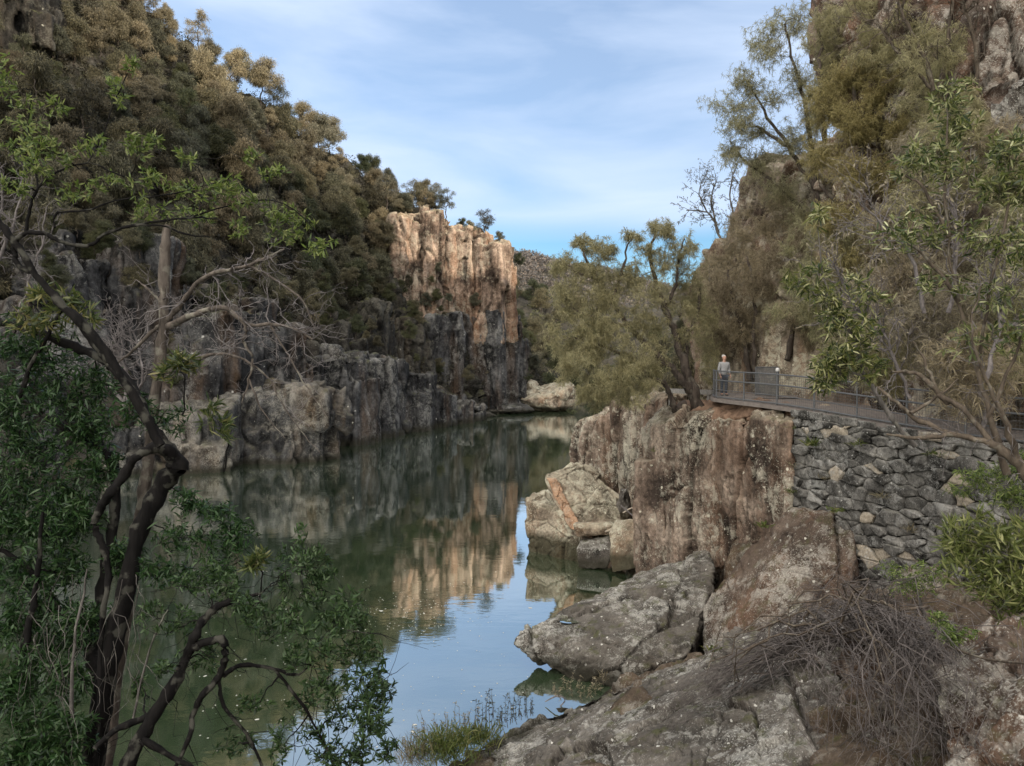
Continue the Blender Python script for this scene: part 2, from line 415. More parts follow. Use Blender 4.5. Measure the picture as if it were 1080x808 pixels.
def leaf_mesh(name, pos, d, L, W, rng, droop=0.25, origin=(0, 0, 0)):
    """lanceolate leaves, six vertices each"""
    n = len(pos); d = nrm(d)
    r = rng.normal(size=(n, 3)); side = nrm(np.cross(d, r)); nor = np.cross(side, d)
    nor = np.where(nor[:, 2:3] < 0, -nor, nor)
    L = L[:, None]; W = W[:, None] * 0.5
    down = np.array([0, 0, -1.0])
    a = pos + d * L * 0.32 + down * L * droop * 0.1
    b = pos + d * L * 0.66 + down * L * droop * 0.42
    tip = pos + d * L + down * L * droop
    v = np.stack([pos, a + side * W, a - side * W, b + side * W * 0.85, b - side * W * 0.85, tip], 1).reshape(-1, 3)
    o = np.arange(n)[:, None] * 6
    tri = np.concatenate([o + [0, 1, 2], o + [3, 5, 4]]); quad = o + [1, 3, 4, 2]
    return mesh_np(name, v - np.asarray(origin), [tri, quad])

def needle_mesh(name, pos, d, L, W, rng, droop=1.0, origin=(0, 0, 0)):
    """hanging needle strips, five vertices each"""
    n = len(pos); d = nrm(d)
    side = nrm(np.cross(d, rng.normal(size=(n, 3))))
    L = L[:, None]; W = W[:, None] * 0.5
    p1 = pos + d * L * 0.45
    d2 = nrm(d + np.array([0, 0, -1.0]) * droop)
    p2 = p1 + d2 * L * 0.55
    v = np.stack([pos - side * W, pos + side * W, p1 - side * W, p1 + side * W, p2], 1).reshape(-1, 3)
    o = np.arange(n)[:, None] * 5
    return mesh_np(name, v - np.asarray(origin), [o + [0, 1, 3, 2], o + [2, 3, 4]])

def in_ball(rng, n, power=0.5):
    d = nrm(rng.normal(size=(n, 3)))
    return d * (rng.random((n, 1)) ** power)

class Tree:
    """limbs drawn as polylines; clumps of twigs and foliage hung on them"""
    def __init__(s, seed, sides=8):
        s.rng = np.random.default_rng(seed); s.limbs = Tubes(sides); s.twigs = Tubes(3)
        s.pts = []; s.lp = []; s.ld = []; s.flow = np.zeros(3)
    def limb(s, pts, jitter=0.0, n=None):
        q = smooth_path(pts, n, jitter, s.rng)
        # knobbly thickness
        r = q[:, 3] * (1 + 0.12 * s.rng.normal(size=len(q)).clip(-1.5, 1.5))
        s.limbs.add(q[:, :3], np.maximum(r, 0.002)); s.pts.append(q)
        return q
    def plimb(s, pts, jitter=0.0):
        """rows (u, v, D, radius in photo pixels)"""
        return s.limb([(*P(u, v, D), r * D / F) for u, v, D, r in pts], jitter)
    def near(s, c):
        a = np.concatenate(s.pts)
        w = np.linalg.norm(a[:, :3] - c, axis=1)
        k = int(np.argmin(w)); return a[k]
    def clump(s, c, rad, ntw, nleaf, tw=0.006, anchor=None, branch=True, power=0.45, outer=0.35, amp=0.12, spray=True):
        rng = s.rng; c = np.asarray(c, float); rad = np.broadcast_to(np.asarray(rad, float), (3,))
        a = s.near(c) if anchor is None else np.asarray(anchor)
        hub = c - np.array([0, 0, rad[2] * 0.35])
        if branch and np.linalg.norm(a[:3] - hub) > 0.05:
            w = wiggle(a[:3], hub, 8, 0.10, rng, 0.03)
            s.limbs.add(w, np.linspace(min(a[3] * 0.7, tw * 4), tw * 1.4, 8), 5)
            s.pts.append(np.c_[w, np.linspace(min(a[3] * 0.7, tw * 4), tw * 1.4, 8)])
        tips = c + in_ball(rng, ntw, power) * rad
        for t in tips:
            if spray:
                dd = nrm(nrm(t - hub) * 0.5 + rng.normal(0, 0.55, 3) + np.array([0, 0, 0.35]) + s.flow)
                st = t - dd * np.mean(rad) * rng.uniform(0.45, 1.0)
            else:
                st = hub + (t - hub) * rng.uniform(0.0, 0.5) + rng.normal(0, 0.16, 3) * rad
            w = wiggle(st, t, 6, amp, rng, 0.04)
            s.twigs.add(w, np.linspace(tw, tw * 0.35, 6))
            k = nleaf
            f = outer + (1 - outer) * rng.random(k)
            idx = np.minimum((f * 5).astype(int), 4); fr = (f * 5 - idx)[:, None]
            s.lp.append(w[idx] * (1 - fr) + w[idx + 1] * fr)
            s.ld.append(np.repeat(nrm(w[-1:] - w[-3:-2]), k, 0))
    def foliage(s):
        return np.concatenate(s.lp), np.concatenate(s.ld)

def leaf_dirs(rng, d, spread=0.9):
    return nrm(nrm(d) + rng.normal(0, spread, d.shape))

def build_tree(name, T, base, label, cat, bark, leafm, kind='leaf', L=(0.08, 0.12), W=(0.015, 0.02), droop=0.3, spread=0.8, group=None, twigm=None, leafname='foliage'):
    root = empty(name, base, label, cat, group)
    if T.limbs.n: link('trunk', T.limbs.mesh('trunk', base), bark, root)
    if T.twigs.n: link('twigs', T.twigs.mesh('twigs', base), twigm or bark, root)
    if T.lp:
        p, d = T.foliage(); n = len(p); r = T.rng
        ls = r.uniform(*L, n); ws = r.uniform(*W, n)
        if kind == 'leaf': me = leaf_mesh(leafname, p, leaf_dirs(r, d, spread), ls, ws, r, droop, base)
        else: me = needle_mesh(leafname, p, leaf_dirs(r, d, spread), ls, ws, r, droop, base)
        link(leafname, me, leafm, root)
    return root

# ------------------------------------------------------------------ rocks
def hull_into(bm, pts):
    vs = [bm.verts.new(tuple(p)) for p in pts]
    r = bmesh.ops.convex_hull(bm, input=vs)
    bad = [x for x in r['geom_interior'] if isinstance(x, bmesh.types.BMVert)] + [x for x in r['geom_unused'] if isinstance(x, bmesh.types.BMVert)]
    if bad: bmesh.ops.delete(bm, geom=list(set(bad)), context='VERTS')

def remesh(bm, voxel):
    me = bpy.data.meshes.new('tmp'); bm.to_mesh(me); bm.free()
    o = bpy.data.objects.new('tmp', me); COL.objects.link(o)
    md = o.modifiers.new('r', 'REMESH'); md.mode = 'VOXEL'; md.voxel_size = voxel
    dg = bpy.context.evaluated_depsgraph_get()
    ne = bpy.data.meshes.new_from_object(o.evaluated_get(dg))
    bpy.data.objects.remove(o); bpy.data.meshes.remove(me)
    return ne

def get_co(me):
    co = np.empty(len(me.vertices) * 3, np.float32); me.vertices.foreach_get('co', co); return co.reshape(-1, 3).astype(float)

def get_no(me):
    no = np.empty(len(me.vertices) * 3, np.float32); me.vertex_normals.foreach_get('vector', no); return no.reshape(-1, 3).astype(float)

def set_co(me, co):
    me.vertices.foreach_set('co', co.ravel().astype(np.float32)); me.update()

def lap(me, it, f=0.5):
    e = np.empty(len(me.edges) * 2, np.int32); me.edges.foreach_get('vertices', e); e = e.reshape(-1, 2)
    co = get_co(me); deg = np.bincount(e.ravel(), minlength=len(co))[:, None].clip(1)
    for _ in range(it):
        s = np.zeros_like(co)
        for a in range(3):
            s[:, a] = np.bincount(e[:, 0], co[e[:, 1], a], len(co)) + np.bincount(e[:, 1], co[e[:, 0], a], len(co))
        co = co * (1 - f) + s / deg * f
    set_co(me, co)

def weather(me, cells=(), noise=(), seed=0, dip=0.0):
    """cells: (width, height, offset, groove depth, groove width); noise: (size, amount)"""
    co = get_co(me); no = get_no(me); d = np.zeros(len(co))
    for j, cell in enumerate(cells):
        w, h, off, gd, gw = cell[:5]; tilt = cell[5] if len(cell) > 5 else 0.0
        q = co + 0.16 * w * np.stack([vnoise(co / w * 0.8, seed + 5 + j), vnoise(co / w * 0.8, seed + 9 + j), vnoise(co / w * 0.5, seed + 13 + j)], 1)
        q = q + np.stack([q[:, 2] * dip, 0 * d, 0 * d], 1)
        f1, f2, cid, ov = worley(q / np.array([w, w, h]), seed + 31 * j)
        if tilt:
            gv = np.stack([np.sin(cid * 91.7), np.sin(cid * 57.3 + 2), np.sin(cid * 133.1 + 4) * 0.7], 1)
            d += tilt * w * (gv * ov).sum(1)
        d += off * (cid - 0.5) * 2 - gd * (1 - sstep(0, gw, f2 - f1))
    for j, (s, a) in enumerate(noise):
        d += a * fbm(co / s, 4, seed + 71 + j * 7)
    set_co(me, co + no * d[:, None])

def rock(name, hulls, voxel, label, cat, mat, cells=(), noise=(), seed=0, sm=3, kind=None, group=None, dip=0.0):
    bm = bmesh.new()
    for h in hulls: hull_into(bm, h)
    me = remesh(bm, voxel)
    lap(me, sm); weather(me, cells, noise, seed, dip)
    me.polygons.foreach_set('use_smooth', np.ones(len(me.polygons), bool))
    me.name = name
    o = link(name, me, mat)
    if kind: o['kind'] = kind
    else: tag(o, label, cat, group)
    return o

def prism(x, y, z0, z1, w, rng, d=None, lean=(0, 0), segs=None, rot=None):
    """stack of irregular column blocks standing on one another"""
    out = []; d = d or w
    k = segs or int(rng.choice([1, 1, 2, 2, 3]))
    cuts = np.sort(np.r_[z0, z0 + (z1 - z0) * (0.15 + 0.7 * rng.random(k - 1)), z1])
    rot = rng.random() * 6.28 if rot is None else rot
    m = int(rng.integers(5, 7)); th = np.linspace(0, 2 * np.pi, m, endpoint=False) + rng.normal(0, 0.18, m)
    rr = 0.5 * (1 + rng.normal(0, 0.1, m))
    for i in range(len(cuts) - 1):
        ox, oy = rng.normal(0, 0.06 * w, 2); s = 1 + rng.normal(0, 0.05)
        pts = []
        for zz, top in ((cuts[i] - 0.1, 0), (cuts[i + 1] + 0.05, 1)):
            tilt = rng.normal(0, 0.12, 2) if top and i == len(cuts) - 2 else (0, 0)
            for a, r in zip(th, rr):
                px, py = r * w * s * math.cos(a), r * d * s * math.sin(a)
                c, sn = math.cos(rot), math.sin(rot); px, py = px * c - py * sn, px * sn + py * c
                f = (zz - z0)
                pts.append((x + ox + px + lean[0] * f, y + oy + py + lean[1] * f, zz + tilt[0] * px + tilt[1] * py))
        out.append(pts)
    return out

def crag(ctrl, width, rows, rng, rise=0.6, dz=1.0, back=1.0, bottom=None, lean=(0, 0.03)):
    """columns along a front line; ctrl rows (u, v_top, v_bottom, D)"""
    ctrl = np.array(ctrl, float); hulls = []
    tops = np.array([P(u, vt, D) for u, vt, vb, D in ctrl]); bots = np.array([P(u, vb, D) for u, vt, vb, D in ctrl])
    seg = np.r_[0, np.cumsum(np.linalg.norm(np.diff(tops[:, :2], axis=0), axis=1))]
    for r in range(rows):
        s = rng.random() * width * 0.5
        while s < seg[-1]:
            w = width * rng.choice([0.45, 0.7, 1.0, 1.5, 2.1]) * rng.uniform(0.85, 1.15)
            c = s + w / 2
            tp = np.array([np.interp(c, seg, tops[:, a]) for a in range(3)]); zb = np.interp(c, seg, bots[:, 2])
            y = tp[1] + r * width * back + rng.normal(0, 0.32 * width)
            x = tp[0] + rng.normal(0, 0.1 * width) - r * 0.15 * width
            zt = tp[2] + r * rise + rng.normal(0, dz) - (0 if r else abs(rng.normal(0, dz * 0.6)))
            hulls += prism(x, y, zb - 1.5 if bottom is None else bottom, zt, w * 1.18, rng, w * 1.3, lean)
            s += w
    return hulls

# ================================================================== SETTING
def sheet(name, base, ridge, prof, ns, nt, mat, seed, cells=(), noise=(), lowz=-2.0, kind='structure', hw=lambda s: 1.0):
    """terrain between a shoreline (x, y, z) and a ridge line; prof: rows (t, inset fraction, height fraction)"""
    base = np.array(base, float); ridge = np.array(ridge, float); m = len(base)
    ss = np.linspace(0, m - 1, ns)
    B = np.stack([np.interp(ss, np.arange(m), base[:, a]) for a in range(3)], 1)
    R = np.stack([np.interp(ss, np.arange(m), ridge[:, a]) for a in range(3)], 1)
    for _ in range(6):
        for A in (B, R): A[1:-1] = 0.25 * A[:-2] + 0.5 * A[1:-1] + 0.25 * A[2:]
    t = np.linspace(0, 1, nt); prof = np.array(prof)
    fi = np.interp(t, prof[:, 0], prof[:, 1]); fz = np.interp(t, prof[:, 0], prof[:, 2])
    V = B[:, None] + (R - B)[:, None] * np.stack([fi, fi, fz], -1)[None]
    i = np.arange(ns - 1)[:, None] * nt + np.arange(nt - 1)[None]
    q = np.stack([i, i + 1, i + nt + 1, i + nt], -1).reshape(-1, 4)
    me = mesh_np(name, V.reshape(-1, 3), [q])
    no = get_no(me)
    if no[:, 2].mean() < 0:
        me.flip_normals()
    weather(me, cells, noise, seed)
    o = link(name, me, mat, base=False)
    if kind: o['kind'] = kind
    return o

# water and the ground below it
me = mesh_np('river', [(-400, -60, 0), (400, -60, 0), (400, 420, 0), (-400, 420, 0)], [np.array([[0, 1, 2, 3]])])
tag(link('river', me, M['water'], base=False), kind='structure')
me = mesh_np('ground', [(-3000, -3000, -4), (3000, -3000, -4), (3000, 3000, -4), (-3000, 3000, -4)], [np.array([[0, 1, 2, 3]])])
tag(link('ground', me, M['ground'], base=False), kind='structure')

# left side of the gorge
LB = [(-66, -40, -1.5), (-60, -5, -1.5), (-50, 30, -1.5), (-42, 58, -1.5), (-31, 78, -1.5), (-25, 92, -1.5), (-20.5, 117, -1.5), (-14, 134, -1.5), (-8, 149, -1.5), (-1, 163, -1.5), (3.5, 172, -1.5), (8, 182, -1.5)]
LR = [(-140, -30, 80), (-135, 15, 84), (-118, 60, 86), (-92, 98, 86), (-72, 118, 80), (-57, 130, 65.5), (-44, 146, 56), (-34, 157, 51.5), (-27, 165, 47), (-15, 172, 40), (-6, 178, 33), (4, 190, 16)]
left_hill = sheet('hillside', LB, LR, [(0, 0, 0), (0.10, 0.03, 0.075), (0.16, 0.06, 0.12), (0.2, 0.12, 0.135), (0.3, 0.2, 0.25), (0.36, 0.26, 0.29), (1, 1, 1)], 460, 230,
                  M['hill_rock'], 3, cells=[(5.5, 11, 1.1, 0.5, 0.16), (2.2, 5, 0.4, 0.3, 0.2)], noise=[(14, 1.6), (3, 0.4)])
# far end of the gorge and the distant hill
far_hill = sheet('far_hillside', [(-12, 186, -1.5), (2, 187, -1.5), (12, 188, -1.5), (22, 189, -1.5), (40, 190, -1.5), (70, 190, -1.5), (110, 185, -1.5)],
                 [(-30, 250, 44), (-8, 255, 38), (10, 258, 33), (22, 260, 31), (50, 262, 29), (90, 255, 32), (140, 240, 40)], [(0, 0, 0), (0.12, 0.05, 0.12), (1, 1, 1)], 140, 60,
                 M['forest_floor'], 8, cells=[(6, 8, 1.2, 0.5, 0.2)], noise=[(18, 2.5), (4, 0.6)])
dist_hill = sheet('distant_hill', [(-200, 430, -2), (0, 430, -2), (100, 430, -2), (300, 430, -2), (500, 430, -2)],
                  [(-200, 640, 160), (-30, 620, 112), (30, 610, 93), (130, 600, 66), (400, 600, 60)], [(0, 0, 0), (1, 1, 1)], 120, 50, M['forest_floor'], 9, noise=[(60, 7), (14, 1.5)])
# right side above the path, and the bank below it farther up the river
RB = [(18, -45, 8.0), (17, -20, 8.0), (17, 4, 8.0), (16.3, 14, 8.0), (15.2, 19, 8.0), (13.2, 25, 8.1), (12.2, 30, 8.2), (12, 34, 8.2), (12.8, 40, 8.2), (14.5, 47, 8.2), (17, 62, 8), (20, 90, 8), (24, 125, 8), (30, 170, 8), (34, 190, 8)]
RR = [(112, -75, 110), (110, -40, 110), (105, 0, 109), (102, 14, 108), (100, 22, 107), (98, 30, 106), (96, 37, 105), (95, 42, 103), (95, 50, 99), (95, 58, 94), (97, 75, 82), (100, 105, 64), (104, 135, 54), (110, 180, 50), (112, 200, 48)]
right_hill = sheet('right_hillside', RB, RR, [(0, 0, 0), (0.22, 0.05, 0.11), (0.3, 0.09, 0.15), (0.5, 0.18, 0.30), (1, 1, 1)], 420, 150, M['cliff_right'], 12,
                   cells=[(3.2, 7, 0.6, 0.35, 0.16), (1.3, 2.2, 0.2, 0.15, 0.2)], noise=[(6, 0.8), (1.6, 0.25)])
bank_far = sheet('river_bank', [(6, 42, -1.5), (5, 50, -1.5), (6.5, 65, -1.5), (9, 85, -1.5), (13, 120, -1.5), (18, 160, -1.5), (24, 190, -1.5)],
                 [(14, 42, 8.2), (15, 50, 8.2), (18.5, 65, 8), (22, 90, 8.1), (26, 125, 8.1), (32, 165, 8.1), (40, 190, 8.2)], [(0, 0, 0), (0.4, 0.25, 0.5), (1, 1, 1)], 200, 40,
                 M['cliff_right'], 15, cells=[(3, 5, 0.5, 0.3, 0.15)], noise=[(5, 0.5)])

# near bank: soil and bedrock between the viewpoint, the wall and the water
CT = np.array([(-14, 0, 8.2), (-14, 8, 2.0), (-14, 14, -2), (-14, 30, -4), (-6, 0, 8.3), (-6, 4, 5.2), (-6, 9, 1.6), (-6, 14, -1.2), (-6, 22, -3.5), (-3, 19.5, -0.35), (-3, 16, 0.0), (-2, 9, 3.2), (-1, 4, 6.2), (0, 0, 8.35), (-.8, 17, 0.6),
               (2.8, 14, 2.2), (2, 8, 4.4), (4, 4, 6.4), (6, 0.5, 8.2), (12, 0.5, 8.3), (9, 5, 7.6), (12, 8, 8.0), (6.0, 9.5, 3.8), (7.2, 11.5, 3.9), (8.6, 14, 4.6), (9.5, 17, 4.7), (10.9, 23.0, 3.2), (12, 19.0, 4.4), (14, 17, 7.8), (14, 12, 8.1), (5.3, 22, 1.2), (7.7, 33, -0.3), (6.6, 29, -0.6), (8.4, 27, 2.2), (7.4, 25, 0.6),
               (1.3, 24.5, -0.7), (0.5, 22, -0.2), (3, 25.5, -0.8), (5, 28, -0.4), (4, 34, -1.5), (9.8, 29, 3.2), (12, 30, 7.5), (-3, 30, -4), (2, 40, -4), (0, 28, -2.5), (5.5, 36, -1.2), (10, 36, 7.5), (14, 25, 8), (14, 36, 8), (5, 18, 2.2), (7, 17, 3.2)], float)
gx, gy = np.meshgrid(np.linspace(-16, 14.5, 300), np.linspace(-4, 40, 400), indexing='ij')
pp = np.stack([gx.ravel(), gy.ravel()], 1)
d2 = ((pp[:, None] - CT[None, :, :2]) ** 2).sum(-1) + 0.25
w = 1 / d2 ** 2
zz = (w * CT[:, 2]).sum(1) / w.sum(1)
i = np.arange(299)[:, None] * 400 + np.arange(399)[None]
me = mesh_np('near_bank', np.c_[pp, zz], [np.stack([i, i + 400, i + 401, i + 1], -1).reshape(-1, 4)])
weather(me, [(1.3, 1.3, 0.16, 0.14, 0.08, 0.2), (0.45, 0.45, 0.05, 0.04, 0.1, 0.2)], [(2.2, 0.25), (0.5, 0.08)], 21)
near_bank = link('near_bank', me, M['bank'], base=False); near_bank['kind'] = 'structure'

# ---------------------------------------------------------------- path
edge = np.array([(4, -2.0, 8.25), (13.2, 8, 8.15), (13.7, 15, 8.1), (12.15, 19.8, 8.08), (9.85, 26.8, 8.5), (8.55, 30.7, 8.62), (8.45, 32.2, 8.66), (9.6, 36, 8.68), (11.5, 44, 8.6), (13, 50, 8.5)])
q = smooth_path(np.c_[edge, np.zeros(len(edge))], 70)[:, :3]
tn = nrm(np.gradient(q, axis=0)); rt = np.stack([tn[:, 1], -tn[:, 0], 0 * tn[:, 0]], 1)
wd = 3.4
V = []
for k in range(len(q)):
    a, b = q[k] - rt[k] * 0.12, q[k] + rt[k] * wd
    V += [a - (0, 0, .14), a, b, b - (0, 0, .14)]
V = np.array(V); i = np.arange(len(q) - 1)[:, None] * 4
me = mesh_np('footpath', V, [np.concatenate([i + [0, 4, 5, 1], i + [1, 5, 6, 2], i + [2, 6, 7, 3]])], smooth=False)
tag(link('footpath', me, M['path'], base=False), kind='structure')
path_edge, path_rt, path_tn = q, rt, tn

# ================================================================== ROCKS, LEFT BANK
rg = np.random.default_rng(11)
far_cells = [(2.4, 20, 0.32, 0.55, 0.08, 0.2), (1.3, 3, 0.10, 0.12, 0.12, 0.2)]
far_noise = [(5, 0.35), (1.2, 0.12)]
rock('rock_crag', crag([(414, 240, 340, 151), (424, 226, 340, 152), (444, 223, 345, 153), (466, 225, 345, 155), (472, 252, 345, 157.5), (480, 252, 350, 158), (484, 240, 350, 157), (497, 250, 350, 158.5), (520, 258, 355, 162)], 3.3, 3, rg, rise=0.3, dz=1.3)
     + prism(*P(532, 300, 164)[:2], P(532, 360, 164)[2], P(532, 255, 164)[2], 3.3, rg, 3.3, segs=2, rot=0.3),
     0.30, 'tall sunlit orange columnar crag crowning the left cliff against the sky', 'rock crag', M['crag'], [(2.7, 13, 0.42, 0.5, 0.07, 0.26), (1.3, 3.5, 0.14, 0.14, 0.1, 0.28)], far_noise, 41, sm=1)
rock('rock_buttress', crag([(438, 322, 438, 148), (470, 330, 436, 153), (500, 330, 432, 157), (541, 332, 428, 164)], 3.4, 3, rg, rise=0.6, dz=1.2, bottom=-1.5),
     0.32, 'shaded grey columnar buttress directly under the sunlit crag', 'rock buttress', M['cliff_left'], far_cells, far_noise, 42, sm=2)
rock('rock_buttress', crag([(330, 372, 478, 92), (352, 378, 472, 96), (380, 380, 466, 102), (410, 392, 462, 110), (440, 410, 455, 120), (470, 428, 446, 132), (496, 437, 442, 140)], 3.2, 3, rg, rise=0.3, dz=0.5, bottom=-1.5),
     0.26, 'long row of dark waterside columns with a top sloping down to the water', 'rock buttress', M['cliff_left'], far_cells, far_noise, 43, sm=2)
rock('rock_buttress', crag([(228, 404, 494, 76), (262, 400, 488, 78), (290, 412, 484, 80), (322, 422, 480, 84)], 4.2, 2, rg, rise=0.5, dz=0.7, bottom=-1.5, lean=(0, 0.2)),
     0.24, 'pale grey square rock block at the left waterline behind the dead twigs', 'rock buttress', M['pale_left'], [(2.6, 14, 0.25, 0.35, 0.08, 0.2), (1.0, 3, .08, .08, .1, .2)], [(4, 0.5), (1.2, 0.15)], 44, sm=7)
rock('rock_buttress', crag([(176, 345, 470, 78), (205, 316, 470, 78.5), (235, 326, 470, 80), (258, 352, 470, 82)], 4.6, 3, rg, rise=0.8, dz=0.5, bottom=-1.5, lean=(0, 0.2)),
     0.28, 'rounded grey rock shoulder to the right of the broken trunk', 'rock buttress', M['cliff_left'], far_cells, [(6, 0.5), (1.2, 0.12)], 45, sm=6)
rock('rock_buttress', crag([(62, 268, 470, 74), (90, 256, 470, 75), (120, 266, 470, 76), (146, 304, 470, 77), (172, 350, 470, 78)], 4.6, 3, rg, rise=0.8, dz=0.6, bottom=-1.5, lean=(0, 0.18)),
     0.28, 'rounded brown rock shoulder to the left of the broken trunk', 'rock buttress', M['cliff_left'], far_cells, [(6, 0.5), (1.2, 0.12)], 46, sm=6)
rock('rock_crag', crag([(-60, -60, 50, 90), (-20, -50, 48, 92), (12, -34, 44, 94), (34, -14, 38, 96), (46, 6, 34, 98)], 3.0, 2, rg, rise=2, dz=1.2, lean=(0, 0.12)),
     0.32, 'dark columnar cliff in the top left corner above the forest', 'rock crag', M['hill_rock'], far_cells, far_noise, 47, sm=2)  # darker material stands in for shade on this corner cliff
rock('rock_crag', crag([(262, 372, 450, 88), (290, 362, 440, 92), (330, 352, 430, 100), (370, 346, 420, 112), (405, 340, 410, 126), (440, 338, 420, 139)], 2.8, 2, rg, rise=0.5, dz=1.5, lean=(0, 0.4)),
     0.32, 'dark broken ledges half way up the shaded left bank', 'rock crag', M['hill_rock'], far_cells, far_noise, 48, sm=2)
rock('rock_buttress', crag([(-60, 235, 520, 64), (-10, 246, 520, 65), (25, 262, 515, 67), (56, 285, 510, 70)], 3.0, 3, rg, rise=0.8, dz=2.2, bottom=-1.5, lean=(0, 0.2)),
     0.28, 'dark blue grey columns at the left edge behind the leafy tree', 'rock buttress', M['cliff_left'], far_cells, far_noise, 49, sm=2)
rock('rock_buttress', crag([(60, 420, 520, 66), (100, 425, 512, 69), (150, 420, 505, 72), (215, 430, 498, 76)], 4.0, 2, rg, rise=1.0, dz=1.0, bottom=-1.5, lean=(0, 0.15)),
     0.28, 'pale cream stained rocks at the waterline behind the tree trunks', 'rock buttress', M['pale_left'], far_cells, far_noise, 50, sm=2)

def blob(u, v, D, ru, rv, rd=None, n=16, seed=0, sink=0.0):
    """irregular boulder hull about a point"""
    r = np.random.default_rng(seed); c = P(u, v, D); s = D / F
    d = nrm(r.normal(size=(n, 3))); rad = np.array([ru * s, (rd or (ru * s)), rv * s]) * (0.85 + 0.3 * r.random((n, 1)))
    return c + d * rad - np.array([0, 0, sink])

rock('boulder', [blob(580, 420, 168, 34, 19, 6, 20, 1)], 0.22, 'broad pale boulder at the far end of the water', 'boulder', M['boulder'], [(3, 3, 0.3, 0.25, 0.12)], [(3, 0.5), (0.8, 0.12)], 51)
rock('boulder', [blob(560, 408, 172, 10, 8, 2.5, 14, 2)], 0.2, 'small rounded boulder leaning on the far pale boulder', 'boulder', M['boulder'], (), [(2, 0.3), (0.6, 0.1)], 52)
rock('rock_shelf', [blob(530, 433, 160, 34, 7, 5, 18, 3), blob(500, 438, 150, 25, 5, 4, 18, 4)], 0.22, 'low flat rock shelf at the foot of the shaded buttress', 'rock shelf', M['cliff_left'], [(2.5, 2, 0.25, 0.2, 0.14)], [(2, 0.35)], 53)
rock('boulder', [blob(552, 427, 166, 11, 9, 3, 14, 5)], 0.2, 'grey boulder between the low shelf and the far pale boulder', 'boulder', M['cliff_left'], (), [(2, 0.3), (0.6, 0.1)], 54)
rock('rock_shelf', [np.r_[blob(465, 441, 134, 28, 5, 4, 18, 6), blob(448, 447, 128, 20, 6, 3, 18, 7)]], 0.22, 'pale shelf where the dark columns slope into the water', 'rock shelf', M['cliff_left'], [(2.5, 2, 0.25, 0.2, 0.14)], [(2, 0.35)], 55)

# ================================================================== ROCKS, RIGHT BANK
near_cells = [(2.1, 14, 0.24, 0.16, 0.045, 0.12), (0.8, 5, 0.06, 0.07, 0.06, 0.12), (0.35, 0.6, 0.015, 0.02, 0.12, 0.14)]
near_noise = [(2.5, 0.18), (0.6, 0.06), (0.18, 0.03)]
def PP(*rows): return [P(*r) for r in rows]
cl = [PP((676, 452, 34.5), (700, 432, 34.5), (758, 432, 31.2), (800, 432, 29), (836, 440, 26.9), (672, 500, 35), (672, 625, 35), (742, 612, 32.4), (790, 600, 30), (838, 575, 27.2)) + [(13, 38, 8.2), (13, 29, 8.2), (13, 38, -1), (13, 29, -1)],
      PP((742, 440, 31.0), (800, 438, 28.4), (834, 445, 26.6), (742, 590, 31.4), (800, 575, 28.8), (834, 560, 26.6)) + [(12, 33, 8), (12, 29, 8), (12, 33, 0), (12, 29, 0)]]
rock('cliff', cl, 0.065, None, None, M['cliff_right'], near_cells, near_noise, 61, sm=1, kind='structure')
rock('rock_buttress', [PP((607, 462, 48), (614, 447, 48), (646, 428, 46), (655, 430, 45.5), (606, 508, 48.4), (648, 520, 46), (606, 545, 48.5), (652, 560, 46)) + [(9, 52, 7.2), (5, 53, 5.5), (9, 52, -1), (4.5, 53, -1)],
                       PP((651, 428, 45), (690, 414, 42), (704, 420, 39), (651, 560, 44.5), (690, 560, 40), (700, 560, 37)) + [(11, 46, 8.4), (10, 50, 8), (11, 46, -1), (9, 50, -1)]],
     0.10, 'lichen spotted rock buttress with a deep vertical crack below the she-oak', 'rock buttress', M['cliff_right'], [(2.4, 14, 0.22, 0.2, 0.05, 0.14), (0.9, 4, 0.07, 0.08, 0.08, 0.15)], [(2.5, 0.2), (0.6, 0.07), (.2, .03)], 62, sm=1)
rock('rock_pillar', [PP((669, 487, 34.0), (700, 483, 33.2), (669, 640, 34.2), (702, 630, 33.0)) + PP((678, 478, 36), (702, 478, 35), (678, 640, 36), (702, 640, 35))], 0.07,
     'square topped rusty rock pillar standing in the water beside the cliff', 'rock pillar', M['cliff_right'], [(0.5, 1.4, 0.03, 0.03, 0.08, 0.14)], [(1.2, 0.08), (0.4, 0.04), (.15, .02)], 63, sm=1)
rock('boulder', [PP((577, 500, 40.5), (581, 497, 41.5), (603, 488, 41.5), (620, 490, 42), (638, 507, 41.5), (654, 524, 40.6), (662, 530, 41.5), (577, 511, 40.2), (597, 556, 39.2), (616, 561, 38.8), (655, 552, 39.0), (664, 545, 41)) + PP((640, 510, 43.5), (655, 545, 43.5), (600, 540, 43))],
     0.06, 'large tilted boulder with a raw orange left edge', 'boulder', M['boulder'], [(1.5, 1.5, 0.06, 0.07, 0.05, 0.14), (0.5, 0.5, 0.02, 0.02, 0.1, 0.14)], [(1.5, 0.10), (0.4, 0.05), (0.12, 0.02)], 64, sm=1)
bo = [o for o in bpy.data.objects if o.get('label') == 'large tilted boulder with a raw orange left edge'][0]
M['raw_rock'] = rock_mat('raw_orange_rock', (0.17, 0.10, 0.06), (0.34, 0.20, 0.12), (0.45, 0.31, 0.21), scale=2.0, streak=0.3, lichen=0.2, white=0.1, bump=0.5, moss=0.0, waterline=False, top=(0.4, 0.28, 0.18))
def child_rock(name, hulls, voxel, mat, parent, cells, noise, seed):
    bm = bmesh.new()
    for h in hulls: hull_into(bm, h)
    me = remesh(bm, voxel); lap(me, 1); weather(me, cells, noise, seed)
    set_co(me, get_co(me) - np.array(parent.location)); me.name = name
    return link(name, me, mat, parent)
